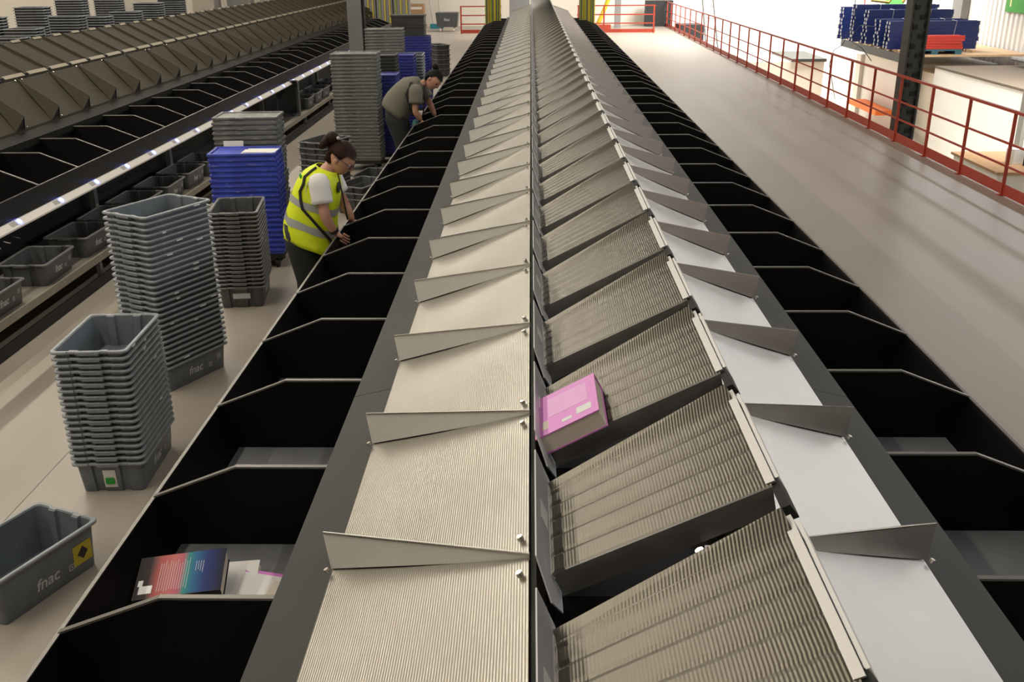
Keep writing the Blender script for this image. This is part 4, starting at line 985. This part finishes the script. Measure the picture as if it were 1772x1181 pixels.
def sleeve(mb, sh_, el, r0, r1, t1=0.52):
    sh_, el = Vector(sh_), Vector(el); ax = (el - sh_).normalized(); a = ax.cross(Vector((1, 0, 0))).normalized(); b_ = ax.cross(a)
    loops = [ring(sh_ - ax * 0.075, a * 0.02, b_ * 0.02), ring(sh_ - ax * 0.06, a * r0 * 0.75, b_ * r0 * 0.75)]
    for k in range(6):
        t = -0.02 + (t1 + 0.02) * k / 5; rr = r0 + (r1 - r0) * k / 5
        loops.append(ring(sh_.lerp(el, t), a * rr, b_ * rr * 1.08))
    mb.loft(loops)
def build_woman_vest():
    root = None
    hip = Vector((-1.86, 7.50, 0.93)); neck = Vector((-1.655, 7.50, 1.405))
    hy = 7.50
    b = MB()
    # pelvis-torso-neck core, legs to the feet
    g = skinned([[(hip, (0.15, 0.13)), ((-1.80, hy, 1.12), (0.13, 0.12)), ((-1.73, hy, 1.29), (0.14, 0.12)), (neck, (0.06, 0.06)), ((-1.615, hy, 1.46), (0.052, 0.052))],
                 [(hip, (0.15, 0.13)), ((-1.875, hy - 0.1, 0.82), 0.1), ((-1.86, hy - 0.11, 0.48), 0.062), ((-1.90, hy - 0.11, 0.10), 0.042)],
                 [(hip, (0.15, 0.13)), ((-1.875, hy + 0.1, 0.82), 0.1), ((-1.87, hy + 0.11, 0.48), 0.062), ((-1.93, hy + 0.11, 0.10), 0.042)],
                 [((-1.73, hy, 1.29), (0.14, 0.12)), ((-1.70, hy - 0.17, 1.335), 0.062)], [((-1.73, hy, 1.29), (0.14, 0.12)), ((-1.70, hy + 0.17, 1.335), 0.062)]], 'core', 2)
    if g: b.add(*g)
    fdir = Vector((0.80, -0.10, -0.59)); hc = Vector((-1.555, hy - 0.005, 1.49)); uv = Vector((0.55, 0, 0.83))
    T = head_mesh(b, hc, fdir, uv, 1.10)
    arm_and_hand(b, (-1.70, hy - 0.19, 1.33), (-1.665, hy - 0.245, 1.075), (-1.605, hy - 0.20, 0.93), (0.75, 0.1, -0.62), (0.2, 0.9, -0.3), -1)
    arm_and_hand(b, (-1.69, hy + 0.19, 1.33), (-1.60, hy + 0.23, 1.06), (-1.53, hy + 0.16, 0.93), (0.8, -0.1, -0.55), (0.1, -0.9, -0.3), 1)
    body = b.build('person', M['skin'], None, True)
    tag(body, 'woman in yellow hi-vis vest and glasses looking down into the bins', 'person')
    # hair: cap + bun
    h = MB()
    f = fdir.normalized(); u = (uv - f * uv.dot(f)).normalized(); l = u.cross(f)
    MM = Matrix((f, l, u)).transposed()
    loops = []
    nu, nv = 28, 14
    for i in range(nv + 1):
        a = math.pi * i / nv; z = math.cos(a); q = max(math.sin(a), 0.02); lp = []
        for k in range(nu):
            bb = 2 * math.pi * k / nu; x = q * math.cos(bb); y = q * math.sin(bb)
            zz = z
            lim = 0.42 if x > 0.15 else (-0.1 if x > -0.25 else -0.62)
            if abs(y) > 0.7 and x < 0.3: lim = 0.02
            zz = max(z, lim)
            rr = 1.0
            lp.append(T(0.107 * x - 0.006, 0.083 * y, 0.126 * zz + 0.006))
        loops.append(lp)
    h.loft(loops)
    h.ball(T(-0.125, 0.0, 0.085), (0.055, 0.05, 0.05), 14, 10, MM)
    h.ball(T(-0.145, 0.01, 0.045), (0.045, 0.042, 0.06), 12, 8, MM)
    h.ball(T(-0.15, -0.03, 0.02), (0.03, 0.03, 0.055), 10, 8, MM)
    hr = h.build('hair', M['hair'], body, True)
    MB().ball(T(-0.088, -0.035, 0.115), 0.014, 8, 6).build('hair_clip', M['cable_white'], hr)
    # glasses
    gl = MB()
    for sgn in (-1, 1):
        pts_ = [T(0.098, sgn * 0.034 + 0.027 * math.cos(t), -0.006 + 0.019 * math.sin(t)) for t in [2 * math.pi * j / 12 for j in range(13)]]
        gl.tube(pts_, 0.0028, 6, False)
        gl.tube([T(0.096, sgn * 0.062, 0.002), T(0.03, sgn * 0.083, 0.008), T(-0.03, sgn * 0.083, 0.0)], 0.003, 6)
    gl.tube([T(0.108, -0.008, -0.002), T(0.108, 0.008, -0.002)], 0.003, 6)
    gl.build('glasses', M['ink'], body)
    for sgn in (-1, 1): MB().ball(T(0.080, sgn * 0.031, -0.004), 0.012, 8, 6).build('eye', M['white'], body)
    # trousers
    t = MB()
    for sg in (-1, 1):
        yy = hy + 0.105 * sg
        t.loft([ring((-1.87 + 0.0, hy + 0.085 * sg, 0.98), (0.155, 0, 0), (0, 0.12, 0)), ring((-1.885, yy, 0.80), (0.135, 0, 0), (0, 0.115, 0)), ring((-1.87, yy, 0.50), (0.09, 0, 0), (0, 0.088, 0)), ring((-1.88, yy, 0.28), (0.078, 0, 0), (0, 0.075, 0)), ring((-1.895, yy, 0.07), (0.075, 0, 0), (0, 0.07, 0))])
    t.build('trousers', M['trousers'], body, True)
    for sg in (-1, 1):
        yy = hy + 0.11 * sg
        MB().loft([ring((-1.84, yy, 0.002), (0.14, 0, 0), (0, 0.05, 0)), ring((-1.84, yy, 0.03), (0.14, 0, 0), (0, 0.05, 0)), ring((-1.87, yy, 0.075), (0.095, 0, 0), (0, 0.045, 0)), ring((-1.90, yy, 0.11), (0.05, 0, 0), (0, 0.042, 0))]).build('shoe', M['rubber'], body, True)
    # t-shirt (neckline + sleeves)
    ts = MB()
    ts.loft([ring((-1.80, hy, 1.12), (0.13, 0, -0.05), (0, 0.17, 0)), ring((-1.735, hy, 1.28), (0.125, 0, -0.05), (0, 0.175, 0)), ring((-1.69, hy, 1.355), (0.105, 0, -0.05), (0, 0.165, 0)), ring((-1.665, hy, 1.40), (0.075, 0, -0.03), (0, 0.085, 0))], True, False)
    sleeve(ts, (-1.70, hy - 0.19, 1.33), (-1.665, hy - 0.245, 1.075), 0.076, 0.074, 0.62); sleeve(ts, (-1.69, hy + 0.19, 1.33), (-1.60, hy + 0.23, 1.06), 0.076, 0.074, 0.6)
    ts.build('tshirt', M['tshirt'], body, True)
    MB().ball((-1.575, hy - 0.07, 1.27), (0.006, 0.05, 0.045), 10, 8).build('shirt_print', M['ink'], body)
    # vest: long loose loft, hem lower at the front
    v = MB(); sp = []
    secs = [(0.0, -1.835, 0.80, 0.205, 0.245, 0.30), (0.16, -1.835, 0.90, 0.20, 0.238, 0.26), (0.34, -1.815, 1.02, 0.19, 0.228, 0.20), (0.55, -1.785, 1.14, 0.175, 0.218, 0.12), (0.76, -1.745, 1.26, 0.16, 0.212, 0.05), (0.88, -1.712, 1.335, 0.14, 0.205, 0.0), (0.95, -1.69, 1.378, 0.11, 0.165, 0.0), (1.0, -1.668, 1.412, 0.082, 0.092, 0.0)]
    def vring(sec, grow=0.0, n=36):
        f_, cx, cz, ax_, ay_, sag = sec
        base = ring((cx, hy, cz), (ax_ + grow, 0, -ax_ * 0.42), (0, ay_ + grow, 0), n, 2.3)
        return [p + Vector((0.010 * math.sin(7 * k * 2 * math.pi / n + cz * 21) * (1 - f_), 0.006 * math.sin(5 * k * 2 * math.pi / n + cz * 30) * (1 - f_), 0.008 * math.sin(3 * k * 2 * math.pi / n) * (1 - f_))) for k, p in enumerate(base)]
    dense = []
    for i in range(len(secs) - 1):
        for j in range(3):
            t_ = j / 3; dense.append(tuple(a + (c_ - a) * t_ for a, c_ in zip(secs[i], secs[i + 1])))
    dense.append(secs[-1])
    v.loft([vring(s_) for s_ in dense], False, False)
    ve = v.build('vest', M['vest'], body, True)
    sol = ve.modifiers.new('thick', 'SOLIDIFY'); sol.thickness = 0.005; sol.offset = -1
    def sec_at(f_):
        for i in range(len(secs) - 1):
            if secs[i][0] <= f_ <= secs[i + 1][0]:
                t_ = (f_ - secs[i][0]) / (secs[i + 1][0] - secs[i][0]); return tuple(a + (c_ - a) * t_ for a, c_ in zip(secs[i], secs[i + 1]))
    for f0, f1 in ((0.22, 0.31), (0.50, 0.59)):
        bnd = MB().loft([vring(sec_at(f0 + (f1 - f0) * j / 3), 0.004) for j in range(4)], False, False).build('reflective_band', M['reflective'], ve, True)
    # green print on the back
    MB().ball(vring(sec_at(0.84), 0.0)[21], (0.010, 0.026, 0.026), 10, 8, Matrix.Rotation(R(-25), 3, 'Y')).build('back_logo', M['green_ink'], ve, True)
    # armhole piping and black bag strap
    aw = Vector((-1.705, hy - 0.2, 1.25))
    MB().tube([Vector((-1.705 + 0.10 * math.cos(t), hy - 0.214 + 0.012 * math.cos(t * 2), 1.265 + 0.115 * math.sin(t))) for t in [2 * math.pi * j / 18 for j in range(19)]], 0.006, 6, False).build('armhole_piping', M['vest_trim'], ve)
    spts = [vring(sec_at(f_), 0.008)[k_] for f_, k_ in ((0.99, 23), (0.95, 23), (0.88, 23), (0.80, 24), (0.70, 24), (0.60, 25), (0.50, 26), (0.40, 28), (0.30, 30), (0.22, 32), (0.15, 34))]
    MB().tube(spts, 0.012, 6).build('bag_strap', M['strap'], body)
    MB().tube([(-1.588, hy - 0.02, 1.38), (-1.555, hy - 0.05, 1.2), (-1.53, hy - 0.05, 1.0)], 0.007, 6).build('lanyard', M['strap'], body)
    wr = Vector((-1.611, hy - 0.204, 0.945)); dv = Vector((0.36, 0.25, -0.85)).normalized()
    MB().tube([wr - dv * 0.012, wr + dv * 0.012], 0.036, 12).build('watch', M['strap'], body)
    return body
def build_woman_bent():
    hy = 13.0
    b = MB()
    hip = Vector((-1.80, hy, 1.00)); sh = Vector((-1.53, hy, 1.34))
    g = skinned([[(hip, (0.105, 0.10)), ((-1.70, hy, 1.18), (0.12, 0.13)), ((-1.58, hy, 1.31), (0.13, 0.12)), ((-1.47, hy, 1.375), (0.06, 0.055)), ((-1.41, hy, 1.40), 0.05)],
                 [(hip, (0.105, 0.10)), ((-1.79, hy - 0.1, 0.86), 0.082), ((-1.70, hy - 0.11, 0.50), 0.065), ((-1.78, hy - 0.11, 0.10), 0.045)],
                 [(hip, (0.105, 0.10)), ((-1.80, hy + 0.1, 0.86), 0.082), ((-1.74, hy + 0.11, 0.50), 0.065), ((-1.88, hy + 0.11, 0.10), 0.045)],
                 [((-1.58, hy, 1.31), (0.13, 0.12)), ((-1.53, hy - 0.18, 1.31), 0.06)], [((-1.58, hy, 1.31), (0.13, 0.12)), ((-1.53, hy + 0.18, 1.31), 0.06)]], 'core', 2)
    if g: b.add(*g)
    fdir = Vector((0.62, -0.42, -0.66)); uv = Vector((0.7, 0, 0.71)); hc = Vector((-1.315, hy - 0.01, 1.425))
    T = head_mesh(b, hc, fdir, uv, 1.10)
    arm_and_hand(b, (-1.53, hy - 0.20, 1.31), (-1.545, hy - 0.235, 1.04), (-1.475, hy - 0.20, 0.925), (0.55, 0.0, -0.8), (0.3, 0.9, -0.2), -1)
    arm_and_hand(b, (-1.51, hy + 0.20, 1.31), (-1.40, hy + 0.25, 1.08), (-1.33, hy + 0.2, 0.92), (0.6, -0.1, -0.8), (0.1, -0.9, -0.2), 1)
    body = b.build('person', M['skin_b'], None, True)
    tag(body, 'dark haired woman in olive t-shirt bending over the bins, farther along the aisle', 'person')
    f = fdir.normalized(); u = (uv - f * uv.dot(f)).normalized(); l = u.cross(f); MM = Matrix((f, l, u)).transposed()
    h = MB(); loops = []
    for i in range(15):
        a = math.pi * i / 14; z = math.cos(a); q = max(math.sin(a), 0.02); lp = []
        for k in range(24):
            bb = 2 * math.pi * k / 24; x = q * math.cos(bb); y = q * math.sin(bb)
            lim = 0.42 if x > 0.15 else (0.0 if x > -0.25 else -0.6)
            lp.append(T(0.107 * x - 0.006, 0.083 * y, 0.126 * max(z, lim) + 0.006))
        loops.append(lp)
    h.loft(loops); h.ball(T(-0.09, 0, 0.115), (0.05, 0.045, 0.042), 12, 8, MM)
    h.build('hair', M['hair_b'], body, True)
    for sgn in (-1, 1): MB().ball(T(0.082, sgn * 0.031, -0.004), 0.011, 8, 6).build('eye', M['hair'], body)
    ts = MB()
    ts.loft([ring((-1.845, hy, 1.0), (0.165, 0, -0.125), (0, 0.22, 0)), ring((-1.83, hy, 1.05), (0.16, 0, -0.13), (0, 0.21, 0)), ring((-1.775, hy, 1.13), (0.15, 0, -0.14), (0, 0.195, 0)), ring((-1.69, hy, 1.235), (0.135, 0, -0.13), (0, 0.20, 0)), ring((-1.60, hy, 1.32), (0.11, 0, -0.13), (0, 0.205, 0)), ring((-1.53, hy, 1.365), (0.075, 0, -0.10), (0, 0.16, 0)), ring((-1.475, hy, 1.39), (0.045, 0, -0.07), (0, 0.075, 0))])
    sleeve(ts, (-1.53, hy - 0.20, 1.31), (-1.545, hy - 0.235, 1.04), 0.082, 0.084, 0.6); sleeve(ts, (-1.51, hy + 0.20, 1.31), (-1.40, hy + 0.25, 1.08), 0.082, 0.084, 0.6)
    ts.build('tshirt', M['tee_olive'], body, True)
    t = MB()
    for sg in (-1, 1):
        yy = hy + 0.105 * sg; e = 0.0 if sg < 0 else -0.05
        t.loft([ring((-1.82, hy + 0.075 * sg, 1.06), (0.135, 0, -0.09), (0, 0.11, 0)), ring((-1.81, yy, 0.88), (0.15, 0, -0.04), (0, 0.112, 0)), ring((-1.72 + e, yy, 0.52), (0.10, 0, 0), (0, 0.092, 0)), ring((-1.76 + e, yy, 0.28), (0.085, 0, 0), (0, 0.08, 0)), ring((-1.79 + e * 2, yy, 0.07), (0.08, 0, 0), (0, 0.075, 0))])
        MB().loft([ring((-1.73 + e * 2, yy, 0.002), (0.14, 0, 0), (0, 0.05, 0)), ring((-1.73 + e * 2, yy, 0.03), (0.14, 0, 0), (0, 0.05, 0)), ring((-1.76 + e * 2, yy, 0.075), (0.095, 0, 0), (0, 0.045, 0)), ring((-1.79 + e * 2, yy, 0.11), (0.05, 0, 0), (0, 0.042, 0))]).build('shoe', M['rubber'], body, True)
    t.build('trousers', M['trousers_b'], body, True)
    MB().tube([(-1.50, hy - 0.08, 1.40), (-1.60, hy - 0.17, 1.40), (-1.66, hy - 0.215, 1.27), (-1.62, hy - 0.235, 1.10), (-1.58, hy - 0.15, 0.98)], 0.012, 6).build('bag_strap', M['strap'], body)
    MB().tube([(-1.44, hy - 0.06, 1.36), (-1.42, hy - 0.12, 1.2), (-1.46, hy - 0.14, 0.98)], 0.010, 6).build('lanyard', M['strap'], body)
    c = Vector((-1.56, hy - 0.14, 0.84)); MB().ball(c, (0.05, 0.07, 0.1), 10, 8).build('hip_pouch', M['glove'], body)
    return body
wv = build_woman_vest(); wv.location = (0.085, 0, 0); wv.scale = (1, 1, 0.975)
wb = build_woman_bent(); wb.location = (0.05, 0, 0)
